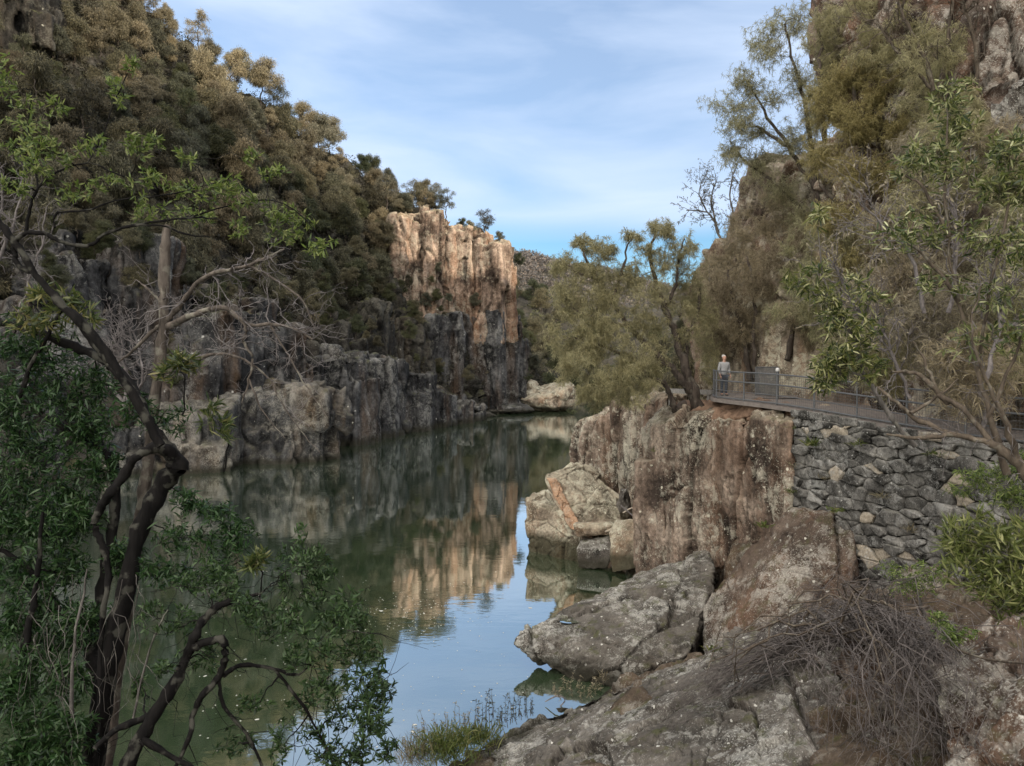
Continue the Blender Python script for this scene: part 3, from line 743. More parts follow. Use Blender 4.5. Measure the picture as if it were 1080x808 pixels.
child_rock('raw_edge', [PP((575, 503, 40.15), (581, 505, 39.95), (588, 530, 39.4), (600, 556, 38.8), (613, 562, 38.6), (607, 545, 39.0), (596, 525, 39.5), (586, 503, 40.1)) + PP((580, 510, 41), (600, 550, 40), (612, 555, 40))], 0.05, M['raw_rock'], bo, [(0.6, 0.6, 0.03, 0.03, 0.06, 0.14)], [(0.5, 0.05), (.15, .02)], 641)
rock('boulder', [PP((555, 527, 41.5), (563, 521, 42.5), (580, 519, 42.5), (610, 540, 40), (625, 560, 38.8), (623, 600, 38.6), (556, 560, 41.2), (560, 600, 41), (600, 600, 39)) + PP((640, 540, 43), (640, 600, 43), (570, 600, 44))],
     0.06, 'square pale topped boulder in the water under the tilted boulder', 'boulder', M['boulder'], [(1.4, 1.4, 0.08, 0.08, 0.06, 0.16), (0.5, 0.5, 0.02, 0.02, 0.1, 0.14)], [(1.2, 0.12), (0.4, 0.05), (.12, .02)], 65, sm=1)
rock('boulder', [PP((608, 578, 37.6), (612, 570, 38.2), (642, 566, 38.2), (648, 580, 37.4), (640, 600, 37.2), (610, 600, 37.4)) + PP((612, 570, 39.6), (645, 570, 39.6))],
     0.05, 'low wet dark stone at the water edge in front of the tilted boulder', 'boulder', M['slab'], (), [(0.8, 0.10), (0.25, 0.03)], 66, sm=3)
rock('boulder', [PP((642, 562, 37.5), (650, 548, 38), (674, 548, 37), (676, 600, 36), (645, 605, 36.5)) + PP((650, 550, 39.5), (674, 550, 39))],
     0.05, 'mossy block at the foot of the square topped pillar', 'boulder', M['boulder'], (), [(0.8, 0.12), (0.25, 0.03)], 67, sm=3)
rock('boulder', [blob(659, 527, 39.5, 12, 14, 0.8, 14, 9)], 0.05, 'grey splintered boulder wedged between tilted boulder and cliff', 'boulder', M['slab'], (), [(0.8, 0.16), (0.2, 0.04)], 68, sm=2)
rock('boulder', [np.r_[blob(612, 558, 38.4, 16, 9, 0.5, 14, 13), blob(640, 558, 38.4, 14, 8, 0.5, 14, 14)]], 0.05, 'green slimed ledge stone just below the tilted boulder', 'boulder', M['boulder'], (), [(0.8, 0.12), (0.2, 0.03)], 69, sm=3)

sl = [PP((542, 679, 25.2), (556, 662, 25.8), (600, 647, 26.8), (655, 622, 29), (705, 592, 31.2), (742, 582, 31.4), (752, 600, 29), (740, 650, 25.6), (728, 690, 23.8), (690, 702, 23.6), (650, 714, 23.6), (570, 698, 24.8), (602, 724, 24.2), (640, 735, 23.6)) + [(6.5, 30, -1), (6, 26, -1), (8, 33, 0), (2.5, 25.2, -1)]]
rock('rock_slab', sl, 0.06, 'long sloping grey slab with a puddle and an undercut tip over the water', 'rock slab', M['slab'], [(3.2, 1.8, 0.09, 0.14, 0.03, 0.08), (0.9, 0.6, 0.03, 0.03, 0.05, 0.12), (0.3, 0.25, 0.015, 0.015, 0.1, 0.14)], [(1.8, 0.14), (0.5, 0.06), (0.15, 0.025)], 71, sm=2)
sl = [PP((836, 540, 26.0), (800, 572, 26.4), (742, 640, 26.2), (738, 690, 24.4), (775, 690, 22.8), (820, 655, 22.8), (902, 560, 23.9), (906, 618, 23.2), (880, 545, 24.6), (900, 660, 22.0)) + [(10.5, 27, 4.5), (10, 24, 1), (7, 28, 0.5), (6.5, 24, -0.5)]]
rock('rock_slab', sl, 0.06, 'smooth dark brown sloping slab at the foot of the stone wall', 'rock slab', M['brown_slab'], [(3.4, 3.4, 0.05, 0.08, 0.03, 0.06), (0.8, 0.8, 0.02, 0.02, 0.06, 0.08)], [(2.2, 0.12), (0.5, 0.045), (0.15, 0.022)], 72, sm=2)
sl = [PP((478, 812, 18.4), (560, 764, 20.4), (640, 730, 21.2), (700, 706, 21.2), (742, 690, 20.6), (800, 700, 17.5), (852, 700, 15.6), (900, 708, 14.6), (924, 735, 13.6), (930, 820, 12.0), (760, 830, 12.6), (640, 840, 14.2), (520, 840, 16.6)) + [(2, 10, -0.5), (6, 11, 1.5), (6.5, 18, 0), (3, 20, -1)]]
rock('rock_slab', sl, 0.045, 'broad cracked grey foreground slab with white lichen along the bottom', 'rock slab', M['slab'], [(2.6, 1.4, 0.12, 0.16, 0.03, 0.08), (0.7, 0.45, 0.03, 0.03, 0.05, 0.12), (0.22, 0.18, 0.010, 0.010, 0.1, 0.14)], [(1.6, 0.12), (0.45, 0.045), (0.13, 0.024)], 73, sm=2)
rock('rock_slab', [PP((735, 700, 21.5), (748, 676, 22), (790, 668, 21), (850, 662, 19), (900, 650, 18), (960, 650, 16), (940, 720, 15), (800, 730, 18.5))+ [(8, 18, 1.5), (6, 20, 0.5)]], 0.06,
     'grey ledge above the foreground slab under the dead brush', 'rock slab', M['slab'], [(1.3, 1.0, 0.12, 0.12, 0.06, 0.2), (0.4, 0.4, 0.03, 0.03, 0.1, 0.18)], [(1.2, 0.14), (0.4, 0.06), (.13, .025)], 74, sm=2)
rock('boulder', [PP((880, 660, 15.5), (940, 650, 15.2), (985, 672, 14.4), (990, 730, 13.2), (900, 740, 13.6), (960, 800, 12.4), (890, 800, 12.6)) + [(7, 15, 2), (8, 14.5, 2.5)]], 0.05,
     'brown boulder buried under the tangle of dead brush', 'boulder', M['brown_slab'], [(1.0, 1.0, 0.08, 0.08, 0.06, 0.18), (0.35, 0.35, 0.03, 0.03, 0.1, 0.18)], [(1.0, 0.12), (0.3, 0.05), (.1, .02)], 75, sm=4)
rock('rock_slab', [PP((990, 690, 12.4), (1030, 660, 12.6), (1090, 640, 12.2), (1110, 830, 9.0), (1000, 830, 9.8), (985, 760, 11)) + [(9, 12, 2), (8, 9, 2)]], 0.05,
     'dark lichen dotted rock in the bottom right corner', 'rock slab', M['brown_slab'], [(1.2, 2.0, 0.10, 0.10, 0.06, 0.2), (0.4, 0.5, 0.03, 0.03, 0.1, 0.18)], [(1.2, 0.12), (0.4, 0.06), (.12, .022)], 76, sm=4)

# cliffs behind and above the path
rc = [(2.2, 8, 0.35, 0.3, 0.09, 0.3), (0.9, 2.4, 0.10, 0.09, 0.12, 0.25)]; rn = [(4, 0.45), (1.2, 0.14), (0.35, 0.04)]
rock('rock_outcrop', [PP((786, 260, 42), (790, 190, 42.5), (800, 168, 43), (830, 160, 42), (850, 180, 39), (845, 300, 38), (786, 330, 42), (735, 296, 46), (722, 330, 46), (740, 420, 43), (800, 420, 38)) + [(17, 46, 8), (19, 46, 19), (19, 40, 22)]],
     0.11, 'steep dark rock shoulder rising against the sky on the right bank', 'rock outcrop', M['cliff_right'], rc, rn, 81)
rock('rock_outcrop', [PP((738, 330, 39.5), (770, 300, 38), (830, 290, 35), (900, 300, 31), (905, 420, 30.5), (830, 420, 34), (760, 420, 38), (738, 420, 40)) + [(16, 40, 8), (16, 32, 8), (16, 40, 16), (16, 33, 16)]],
     0.10, 'pinkish stained rock face directly behind the railed path', 'rock outcrop', M['boulder'], rc, rn, 82)
rock('rock_outcrop', [PP((857, 30, 33), (868, -30, 33.5), (960, -60, 30), (985, 60, 27), (930, 130, 28), (858, 110, 32)) + [(20, 36, 22), (22, 30, 26), (18, 30, 16)]],
     0.11, 'rounded brown rock top on the right skyline above the she-oak', 'rock outcrop', M['brown_slab'], rc, rn, 83)
rock('rock_outcrop', [PP((1000, 40, 25), (1040, -20, 25.5), (1120, -30, 24), (1130, 140, 22.5), (1090, 210, 22.5), (1010, 130, 24)) + [(21, 28, 24), (21, 24, 16)]],
     0.09, 'white flecked purple brown cliff in the top right corner', 'rock outcrop', M['brown_slab'], rc, rn, 84)
rock('rock_outcrop', [PP((1040, 110, 20.5), (1075, 78, 20.5), (1120, 60, 20), (1120, 240, 19), (1060, 230, 20)) + [(17, 22, 14), (17, 20, 20)]],
     0.08, 'pale tilted block jutting out near the top right edge', 'rock outcrop', M['slab'], rc, rn, 85)
rock('rock_outcrop', [PP((900, 290, 29), (960, 200, 28), (1060, 190, 24), (1100, 250, 21.5), (1100, 440, 20.5), (1000, 440, 23.5), (930, 430, 27)) + [(19, 30, 18), (19, 22, 18), (19, 24, 8)]],
     0.10, 'brown rock bank behind the leafy shrubs right of the path', 'rock outcrop', M['cliff_right'], rc, rn, 86)
rock('rock_outcrop', [PP((880, 150, 33), (930, 140, 32), (940, 300, 30), (870, 310, 34), (860, 230, 36)) + [(19, 36, 12), (19, 33, 20)]],
     0.10, 'shaded rock face hidden behind the golden hanging foliage', 'rock outcrop', M['cliff_right'], rc, rn, 87)

# earth on the cliff top below the railing
rock('earth_bank', [PP((712, 424, 36.5), (722, 428, 34.5), (758, 424, 32.0), (800, 428, 29.4), (836, 436, 27.0), (700, 446, 34.6), (676, 452, 36.5)) + [(12, 38, 8.5), (12, 32, 8.5), (12, 38, 6), (12, 30, 6), (8.8, 36, 6)]], 0.06,
     'reddish brown earth bank below the railing and around the tree roots', 'earth bank', M['soil'], [(1.0, 1.0, 0.08, 0.05, 0.1, 0.2)], [(2, 0.2), (0.5, 0.12), (.15, .04)], 88, sm=4)

# puddle on the slab
def disc(name, c, rx, ry, mat, parent=None, n=28, seed=0, rot=0.0):
    r = np.random.default_rng(seed); th = np.linspace(0, 2 * np.pi, n, endpoint=False)
    k = 1 + 0.18 * np.sin(2 * th + r.random() * 6) + 0.1 * np.sin(3 * th + r.random() * 6)
    x, y = rx * k * np.cos(th), ry * k * np.sin(th)
    v = np.c_[c[0] + x * math.cos(rot) - y * math.sin(rot), c[1] + x * math.sin(rot) + y * math.cos(rot), np.full(n, c[2])]
    return mesh_np(name, np.r_[v, [c]], [np.array([[i, (i + 1) % n, n] for i in range(n)])])

# ================================================================== STONE WALL
def stone_wall():
    A = np.array([9.86, 26.75, 0]); B = np.array([13.75, 15.0, 0])
    ax = nrm(B - A); L = np.linalg.norm(B - A); nr = np.array([ax[1], -ax[0], 0.0])
    if np.dot(nr, -A) < 0: nr = -nr
    root = empty('stone_wall', A + (0, 0, 2.5), 'dry stone retaining wall of dark rubble carrying the railed path', 'wall')
    r = np.random.default_rng(5)
    seeds = []; z = 2.6; row = 0
    while z < 8.7:
        h = r.uniform(0.22, 0.46); x = -0.3 + r.random() * 0.4
        while x < L + 0.4:
            w = h * r.choice([0.7, 1.2, 1.8, 2.6]) * r.uniform(0.85, 1.15)
            seeds.append((x + w / 2, z + h / 2 + r.normal(0, 0.085))); x += w
        z += h; row += 1
    S = np.array(seeds); asp = 2.1
    hull = []
    for k, c in enumerate(S):
        ztop = 8.5 - 0.41 * np.clip(c[0] / 7.4, 0, 1)
        if c[1] > ztop - 0.1 or c[0] < 0.0: continue
        dd = (S - c) * [1, asp]; nb = np.argsort((dd ** 2).sum(1))[1:14]
        poly = [np.array(p) for p in ((c[0] - 1.2, c[1] - .8), (c[0] + 1.2, c[1] - .8), (c[0] + 1.2, c[1] + .8), (c[0] - 1.2, c[1] + .8))]
        for j in nb:
            mid = (S[j] + c) / 2; nn = (S[j] - c) * [1, asp * asp]
            out = []
            for a in range(len(poly)):
                p, q2 = poly[a], poly[(a + 1) % len(poly)]
                dp, dq = np.dot(p - mid, nn), np.dot(q2 - mid, nn)
                if dp <= 0: out.append(p)
                if dp * dq < 0: out.append(p + (q2 - p) * dp / (dp - dq))
            poly = out
            if len(poly) < 3: break
        for axis, lim, sg in ((1, ztop - 0.25, 1), (0, 0.02, -1)):
            out = []
            for a in range(len(poly)):
                p, q2 = poly[a], poly[(a + 1) % len(poly)]
                dp, dq = sg * (p[axis] - lim), sg * (q2[axis] - lim)
                if dp <= 0: out.append(p)
                if dp * dq < 0: out.append(p + (q2 - p) * dp / (dp - dq))
            poly = out
            if len(poly) < 3: break
        if len(poly) < 3: continue
        poly = np.array(poly); cc = poly.mean(0)
        proud = r.uniform(0.05, 0.22)
        pts = []
        for f, dpt in ((0.99, -0.1), (0.975, proud * 0.82), (0.90, proud), (0.3, proud * r.uniform(0.85, 1.1))):
            for p in poly:
                w2 = cc + (p - cc) * f * r.uniform(0.95, 1.01)
                pts.append(A + ax * w2[0] + np.array([0, 0, w2[1]]) + nr * (dpt + r.normal(0, 0.03)))
        hull.append(pts)
    bm = bmesh.new()
    for h in hull: hull_into(bm, h)
    bmesh.ops.subdivide_edges(bm, edges=bm.edges[:], cuts=3, use_grid_fill=True)
    bmesh.ops.triangulate(bm, faces=bm.faces[:])
    me = bpy.data.meshes.new('stonework'); bm.to_mesh(me); bm.free()
    weather(me, (), [(0.35, 0.06), (0.1, 0.035), (0.04, 0.012)], 91)
    me.polygons.foreach_set('use_smooth', np.ones(len(me.polygons), bool))
    set_co(me, get_co(me) - np.array(root.location))
    link('stonework', me, M['wall_stone'], root)
    # capping course under the rail
    q = []
    for k in range(16):
        a = k / 16 * L; b = (k + 1) / 16 * L - 0.03
        zt = 8.49 - 0.41 * np.clip(a / 7.4, 0, 1)
        q.append([A + ax * t + nr * o + np.array([0, 0, z2 + r.normal(0, 0.012)]) for t in (a, b) for o in (-0.35, 0.16 + r.normal(0, 0.02)) for z2 in (zt - 0.27, zt - 0.03)])
    bm = bmesh.new()
    for h in q: hull_into(bm, h)
    bmesh.ops.subdivide_edges(bm, edges=bm.edges[:], cuts=3, use_grid_fill=True); bmesh.ops.triangulate(bm, faces=bm.faces[:])
    me = bpy.data.meshes.new('capping_course'); bm.to_mesh(me); bm.free()
    weather(me, (), [(0.5, 0.05), (0.1, 0.02)], 92)
    me.polygons.foreach_set('use_smooth', np.ones(len(me.polygons), bool))
    set_co(me, get_co(me) - np.array(root.location)); link('capping_course', me, M['wall_stone'], root)
    b0, b1 = A + ax * .3 - nr * 0.9, B - nr * 0.9
    v = [A + ax * .3 + nr * .03 + (0, 0, 2), B + nr * .03 + (0, 0, 2), B + nr * .03 + (0, 0, 8.0), A + ax * .3 + nr * .03 + (0, 0, 8.3), b0 + (0, 0, 2), b1 + (0, 0, 2), b1 + (0, 0, 7.9), b0 + (0, 0, 8.3)]
    me = mesh_np('backing', shift(v, root), [np.array([[0, 1, 2, 3], [5, 4, 7, 6], [3, 2, 6, 7], [4, 0, 3, 7], [1, 5, 6, 2]])], smooth=False)
    link('backing', me, M['mortar'], root)
stone_wall()

# ================================================================== RAILING
def railing():
    sel = path_edge[(path_edge[:, 1] > 14.5) & (path_edge[:, 1] < 33.6)]
    sel = sel[np.argsort(-sel[:, 1])] + np.array([0, 0, 0.0])
    seg = np.r_[0, np.cumsum(np.linalg.norm(np.diff(sel, axis=0), axis=1))]
    def at(s): return np.array([np.interp(s, seg, sel[:, a]) for a in range(3)])
    root = empty('railing', at(0), 'grey steel railing with wire mesh infill along the edge of the cliff path', 'railing')
    o = np.array(root.location)
    sp = np.arange(0, seg[-1] + 0.01, 0.1)
    line = np.array([at(s) for s in sp])
    for nm, h, rad in (('top_rail', 1.12, 0.028), ('mid_rail', 0.74, 0.03), ('lower_rail', 0.36, 0.016), ('bottom_rail', 0.07, 0.032)):
        t = Tubes(8); t.add(line[::4] + (0, 0, h), rad); link(nm, t.mesh(nm, o), M['steel'], root)
    s = 0.05
    while s < seg[-1]:
        p = at(s); t = Tubes(8)
        t.add([p - (0, 0, 0.1), p + (0, 0, 1.12)], 0.030 if s > 0.1 else 0.055)
        link('post', t.mesh('post', o), M['steel'], root); s += 1.95
    t = Tubes(3)
    for p in line[::1]: t.add([p + (0, 0, .07), p + (0, 0, 1.1)], 0.005)
    for h in np.arange(0.15, 1.1, 0.1): t.add(line[::5] + (0, 0, h), 0.005)
    link('wire_mesh', t.mesh('wire_mesh', o), M['wire'], root)
    # corner return towards the far bend
    return root
railing()

def box_pts(c, sx, sy, sz, rot=0.0):
    out = []
    for a in (-1, 1):
        for b in (-1, 1):
            for d in (0, 1):
                x, y = a * sx / 2, b * sy / 2
                out.append((c[0] + x * math.cos(rot) - y * math.sin(rot), c[1] + x * math.sin(rot) + y * math.cos(rot), c[2] + d * sz))
    return out

def boxes(name, lst, mat, root=None, bevel=0.01):
    bm = bmesh.new()
    for b in lst: hull_into(bm, b)
    bmesh.ops.bevel(bm, geom=bm.edges[:], offset=bevel, segments=2, affect='EDGES')
    me = bpy.data.meshes.new(name); bm.to_mesh(me); bm.free()
    if root is not None: set_co(me, get_co(me) - np.array(root.location))
    return link(name, me, mat, root)

# dark mesh gate on the inner side of the path
gp = P(797, 414, 33.0); g2 = P(820, 416, 31.8)
root = empty('path_gate', (gp[0], gp[1], 8.66), 'dark mesh gate standing open against the rock behind the railing', 'gate')
o = np.array(root.location); dv = nrm(np.array([g2[0] - gp[0], g2[1] - gp[1], 0]))
Lg = float(np.linalg.norm((g2 - gp)[:2]))
t = Tubes(6)
a0 = o; b0 = o + dv * Lg
for pts in ([a0, a0 + (0, 0, 1.25)], [b0, b0 + (0, 0, 1.25)], [a0 + (0, 0, 1.25), b0 + (0, 0, 1.25)], [a0 + (0, 0, .08), b0 + (0, 0, .08)]): t.add(pts, 0.025)
link('gate_frame', t.mesh('gate_frame', o), M['steel'], root)
t = Tubes(4)
for k in range(1, 34): t.add([a0 + dv * Lg * k / 34 + (0, 0, .08), a0 + dv * Lg * k / 34 + (0, 0, 1.25)], 0.011)
for k in range(1, 12): t.add([a0 + (0, 0, .08 + .1 * k), b0 + (0, 0, .08 + .1 * k)], 0.008)
link('gate_mesh', t.mesh('gate_mesh', o), M['wire'], root)
pp0 = P(820, 420, 31.0)
root = empty('bollard_post', (pp0[0], pp0[1], 8.62), 'grey post with a pale cap beside the dark mesh gate', 'post')
o = np.array(root.location)
t = Tubes(12); t.add([o, o + (0, 0, 1.12)], 0.06); link('post', t.mesh('post', o), M['steel'], root)
t = Tubes(12); t.add([o + (0, 0, 1.12), o + (0, 0, 1.14), o + (0, 0, 1.24), o + (0, 0, 1.27)], [0.07, 0.085, 0.08, 0.02]); link('cap', t.mesh('cap', o), M['pale_paint'], root)

# low beam barrier behind the she-oak
p1, p2 = P(704, 414, 38.5), P(752, 414, 36.0)
root = empty('beam_barrier', (p1[0], p1[1], 7.9), 'low weathered beam on short posts behind the she-oak trunk', 'barrier')
rot = math.atan2(p2[1] - p1[1], p2[0] - p1[0]); Lb = float(np.linalg.norm((p2 - p1)[:2])); mid = (p1 + p2) / 2
boxes('beam', [box_pts((mid[0], mid[1], p1[2] - 0.02), Lb, 0.22, 0.22, rot)], M['timber'], root)
for f in (0.08, 0.92):
    c = p1 * (1 - f) + p2 * f
    boxes('post', [box_pts((c[0], c[1], p1[2] - 1.1), 0.16, 0.16, 1.077, rot)], M['timber'], root)

# small aerial on the rock shoulder
pa = P(748, 285, 44.5)
root = empty('aerial', pa, 'thin grey crossed aerial standing on the rock shoulder against the sky', 'aerial')
t = Tubes(5); t.add([pa - (0, 0, 0.9), pa + (0, 0, 0.75)], 0.025); link('mast', t.mesh('mast', pa), M['steel'], root)
t = Tubes(5)
for h, l in ((0.62, 0.28), (0.25, 0.5)):
    t.add([pa + (-l, 0.1, h - 0.05), pa + (l, -0.1, h + 0.08)], 0.02)
t.add([pa + (-.32, 0, .1), pa + (-.28, 0, .55)], 0.02); t.add([pa + (.34, 0, .2), pa + (.38, 0, .6)], 0.02)
link('crossbars', t.mesh('crossbars', pa), M['steel'], root)

# ================================================================== PERSON
def skin_mat():
    return plain_mat('skin', (0.42, 0.24, 0.17), (0.52, 0.31, 0.23), 20, 0.55, bump=0.0)
M['skin'] = skin_mat()
M['shirt'] = plain_mat('grey_top', (0.27, 0.27, 0.27), (0.36, 0.36, 0.36), 14, 0.9, bump=0.3, bdist=0.01)
M['trousers'] = plain_mat('dark_trousers', (0.035, 0.045, 0.06), (0.06, 0.07, 0.09), 14, 0.9, bump=0.3, bdist=0.01)
M['hair'] = plain_mat('grey_hair', (0.42, 0.40, 0.37), (0.6, 0.58, 0.55), 40, 0.8)
M['shoe'] = plain_mat('dark_shoes', (0.02, 0.02, 0.02), (0.05, 0.05, 0.05), 30, 0.6)

def skinned(name, nodes, edges, sub=2, rootv=0):
    me = bpy.data.meshes.new(name)
    me.from_pydata([tuple(n[:3]) for n in nodes], edges, []); me.update()
    o = bpy.data.objects.new('tmp', me); COL.objects.link(o)
    md = o.modifiers.new('s', 'SKIN'); md.use_smooth_shade = True
    for k, n in enumerate(nodes):
        r = n[3]; me.skin_vertices[0].data[k].radius = r if isinstance(r, tuple) else (r, r)
        me.skin_vertices[0].data[k].use_root = (k == rootv)
    sd = o.modifiers.new('d', 'SUBSURF'); sd.levels = sub; sd.render_levels = sub
    dg = bpy.context.evaluated_depsgraph_get()
    ne = bpy.data.meshes.new_from_object(o.evaluated_get(dg))
    bpy.data.objects.remove(o); bpy.data.meshes.remove(me); ne.name = name
    ne.polygons.foreach_set('use_smooth', np.ones(len(ne.polygons), bool))
    return ne

def merge(name, lst):
    bm = bmesh.new()
    for m in lst: bm.from_mesh(m)
    me = bpy.data.meshes.new(name); bm.to_mesh(me); bm.free()
    me.polygons.foreach_set('use_smooth', np.ones(len(me.polygons), bool)); return me

def person():
    b = P(763.5, 418, 33.2)
    base = np.array([b[0], b[1], 8.665])
    root = empty('person', base, 'person in a grey top and dark trousers standing behind the end of the railing', 'person')
    root.rotation_euler = (0, 0, math.radians(14))
    # faces the viewer (-y); one hand towards the rail
    body = [(0, 0, 0.94, (0.12, 0.085)), (0, 0, 1.08, (0.11, 0.08)), (0, -0.005, 1.25, (0.13, 0.09)), (0, 0.0, 1.38, (0.11, 0.07)), (0, 0, 1.46, 0.056), (0, -0.01, 1.52, 0.06),
            (0, -0.015, 1.585, (0.08, 0.09)), (0, -0.012, 1.66, (0.092, 0.108)), (0, -0.005, 1.735, (0.07, 0.085)),
            (0.19, 0, 1.40, 0.048), (0.235, 0.01, 1.13, 0.042), (0.22, -0.11, 0.92, 0.030),
            (-0.19, 0, 1.40, 0.048), (-0.245, 0.02, 1.13, 0.042), (-0.225, -0.07, 0.90, 0.030),
            (0.09, 0, 0.86, 0.075), (0.10, -0.01, 0.48, 0.055), (0.105, 0.015, 0.09, 0.040), (0.12, -0.13, 0.045, 0.038),
            (-0.09, 0, 0.86, 0.075), (-0.10, -0.01, 0.48, 0.055), (-0.105, 0.015, 0.09, 0.040), (-0.12, -0.13, 0.045, 0.038)]
    ed = [(0, 1), (1, 2), (2, 3), (3, 4), (4, 5), (5, 6), (6, 7), (7, 8), (3, 9), (9, 10), (10, 11), (3, 12), (12, 13), (13, 14), (0, 15), (15, 16), (16, 17), (17, 18), (0, 19), (19, 20), (20, 21), (21, 22)]
    parts = [skinned('b', body, ed)]
    for sx, wr in ((1, (0.22, -0.11, 0.92)), (-1, (-0.225, -0.07, 0.90))):
        wx, wy, wz = wr
        palm = [(wx, wy, wz, (0.022, 0.028)), (wx, wy - 0.03, wz - 0.05, (0.018, 0.038)), (wx, wy - 0.045, wz - 0.085, (0.014, 0.036))]
        parts.append(skinned('p', palm, [(0, 1), (1, 2)], 1))
        for k, ln in enumerate((0.068, 0.078, 0.072, 0.056)):
            oy = wy - 0.075 + k * 0.02
            f = [(wx, oy, wz - 0.075, 0.009), (wx - sx * 0.004, oy - 0.008, wz - 0.075 - ln * 0.5, 0.0085), (wx - sx * 0.02, oy - 0.008, wz - 0.075 - ln, 0.007)]
            parts.append(skinned('f', f, [(0, 1), (1, 2)], 1))
        f = [(wx, wy - 0.05, wz - 0.03, 0.011), (wx - sx * 0.012, wy - 0.085, wz - 0.06, 0.0095), (wx - sx * 0.02, wy - 0.095, wz - 0.09, 0.008)]
        parts.append(skinned('t', f, [(0, 1), (1, 2)], 1))
    # nose, ears
    parts.append(skinned('n', [(0, -0.085, 1.67, 0.010), (0, -0.108, 1.645, 0.015), (0, -0.095, 1.63, 0.012)], [(0, 1), (1, 2)], 1))
    for sx in (1, -1): parts.append(skinned('e', [(sx * 0.074, 0.005, 1.68, (0.009, 0.02)), (sx * 0.076, 0.005, 1.64, (0.008, 0.014))], [(0, 1)], 1))
    body_o = link('body', merge('body', parts), M['skin'], root)
    top = [(0, 0, 0.86, (0.185, 0.145)), (0, 0, 1.08, (0.17, 0.13)), (0, -0.005, 1.25, (0.19, 0.14)), (0, 0, 1.40, (0.17, 0.12)), (0, 0, 1.49, 0.088),
           (0.195, 0, 1.405, 0.072), (0.24, 0.01, 1.13, 0.057), (0.222, -0.10, 0.955, 0.042), (-0.195, 0, 1.405, 0.072), (-0.25, 0.02, 1.13, 0.057), (-0.228, -0.06, 0.94, 0.042)]
    link('top', skinned('top', top, [(0, 1), (1, 2), (2, 3), (3, 4), (3, 5), (5, 6), (6, 7), (3, 8), (8, 9), (9, 10)]), M['shirt'], root)
    tr = [(0, 0, 0.93, (0.165, 0.125)), (0.09, 0, 0.85, 0.105), (0.10, -0.01, 0.48, 0.075), (0.105, 0.012, 0.10, 0.062), (-0.09, 0, 0.85, 0.105), (-0.10, -0.01, 0.48, 0.075), (-0.105, 0.012, 0.10, 0.062)]
    link('trousers', skinned('trousers', tr, [(0, 1), (1, 2), (2, 3), (0, 4), (4, 5), (5, 6)]), M['trousers'], root)
    hr = [(0, 0.05, 1.65, (0.09, 0.07)), (0, 0.035, 1.715, (0.1, 0.1)), (0, 0.005, 1.77, (0.075, 0.095))]
    link('hair', skinned('hair', hr, [(0, 1), (1, 2)]), M['hair'], root)
    for sx in (1, -1):
        link('shoe', skinned('shoe', [(sx * .105, 0.05, 0.045, 0.045), (sx * .11, -0.05, 0.045, 0.048), (sx * .122, -0.16, 0.035, 0.036)], [(0, 1), (1, 2)]), M['shoe'], root)
        link('eye', skinned('eye', [(sx * .03, -0.085, 1.672, 0.008), (sx * .038, -0.083, 1.672, 0.008)], [(0, 1)], 1), M['shoe'], body_o)
    link('mouth', skinned('mouth', [(-.022, -0.083, 1.603, 0.006), (0.022, -0.083, 1.603, 0.006)], [(0, 1)], 1), plain_mat('lips', (0.35, 0.14, 0.11), (0.4, 0.17, 0.13), 20), body_o)
person()

# ================================================================== VEGETATION: FOREST ON THE SLOPES
def project(p):
    d = np.asarray(p) - CAM
    z = d @ _f
    return 540 + F * (d @ _r) / z, 404 - F * (d @ _u) / z, z

def far_tree(seed, H, style):
    r = np.random.default_rng(seed); T = Tree(seed, 5)
    lean = r.normal(0, 0.08, 2) * H
    T.limb([(0, 0, -0.6, 0.022 * H), (lean[0] * .3, lean[1] * .3, 0.25 * H, 0.017 * H), (lean[0], lean[1], 0.62 * H, 0.010 * H), (lean[0] * 1.2, lean[1] * 1.2, 0.85 * H, 0.004 * H)], 0.02 * H)
    pos, dr = [], []
    nl = {'dense': 22, 'open': 19, 'bush': 20}[style]
    for k in range(nl):
        a = r.random() * 6.28; f = k / nl
        z = H * (0.34 + 0.62 * f) if style != 'bush' else H * (0.2 + 0.75 * f)
        rad = H * (0.36 if style != 'open' else 0.32) * math.sin(math.pi * min(0.98, 0.28 + 0.62 * f)) * math.sqrt(r.random())
        c = np.array([lean[0] * .8 + rad * math.cos(a), lean[1] * .8 + rad * math.sin(a), z])
        lr = H * r.uniform(0.085, 0.165) * (0.72 if style == 'open' else 1.0)
        n = int({'dense': 210, 'open': 120, 'bush': 200}[style] * 3.6 * (lr / (0.15 * H)) ** 2)
        b = in_ball(r, n, 0.55) * np.array([lr, lr, lr * 0.8]) * (1 + 0.35 * np.abs(r.normal(size=(n, 1))) * (r.random((n, 1)) < 0.35))
        b[:, 2] = np.where(b[:, 2] < -0.45 * lr, b[:, 2] * 0.5, b[:, 2])
        pos.append(c + b); dr.append(nrm(b + np.array([0, 0, 0.15 * lr])))
        an = T.near(c); w = wiggle(an[:3], c, 6, 0.1, r)
        T.limbs.add(w, np.linspace(min(an[3] * .7, 0.010 * H), 0.003 * H, 6), 4)
    pos = np.concatenate(pos); dr = np.concatenate(dr)
    n = len(pos)
    tm = T.limbs.mesh('trunk')
    cm = needle_mesh('crown', pos, nrm(dr + r.normal(0, 0.5, dr.shape)), r.uniform(0.05, 0.11, n) * H, r.uniform(0.003, 0.009, n) * H, r, 1.6)
    return tm, cm

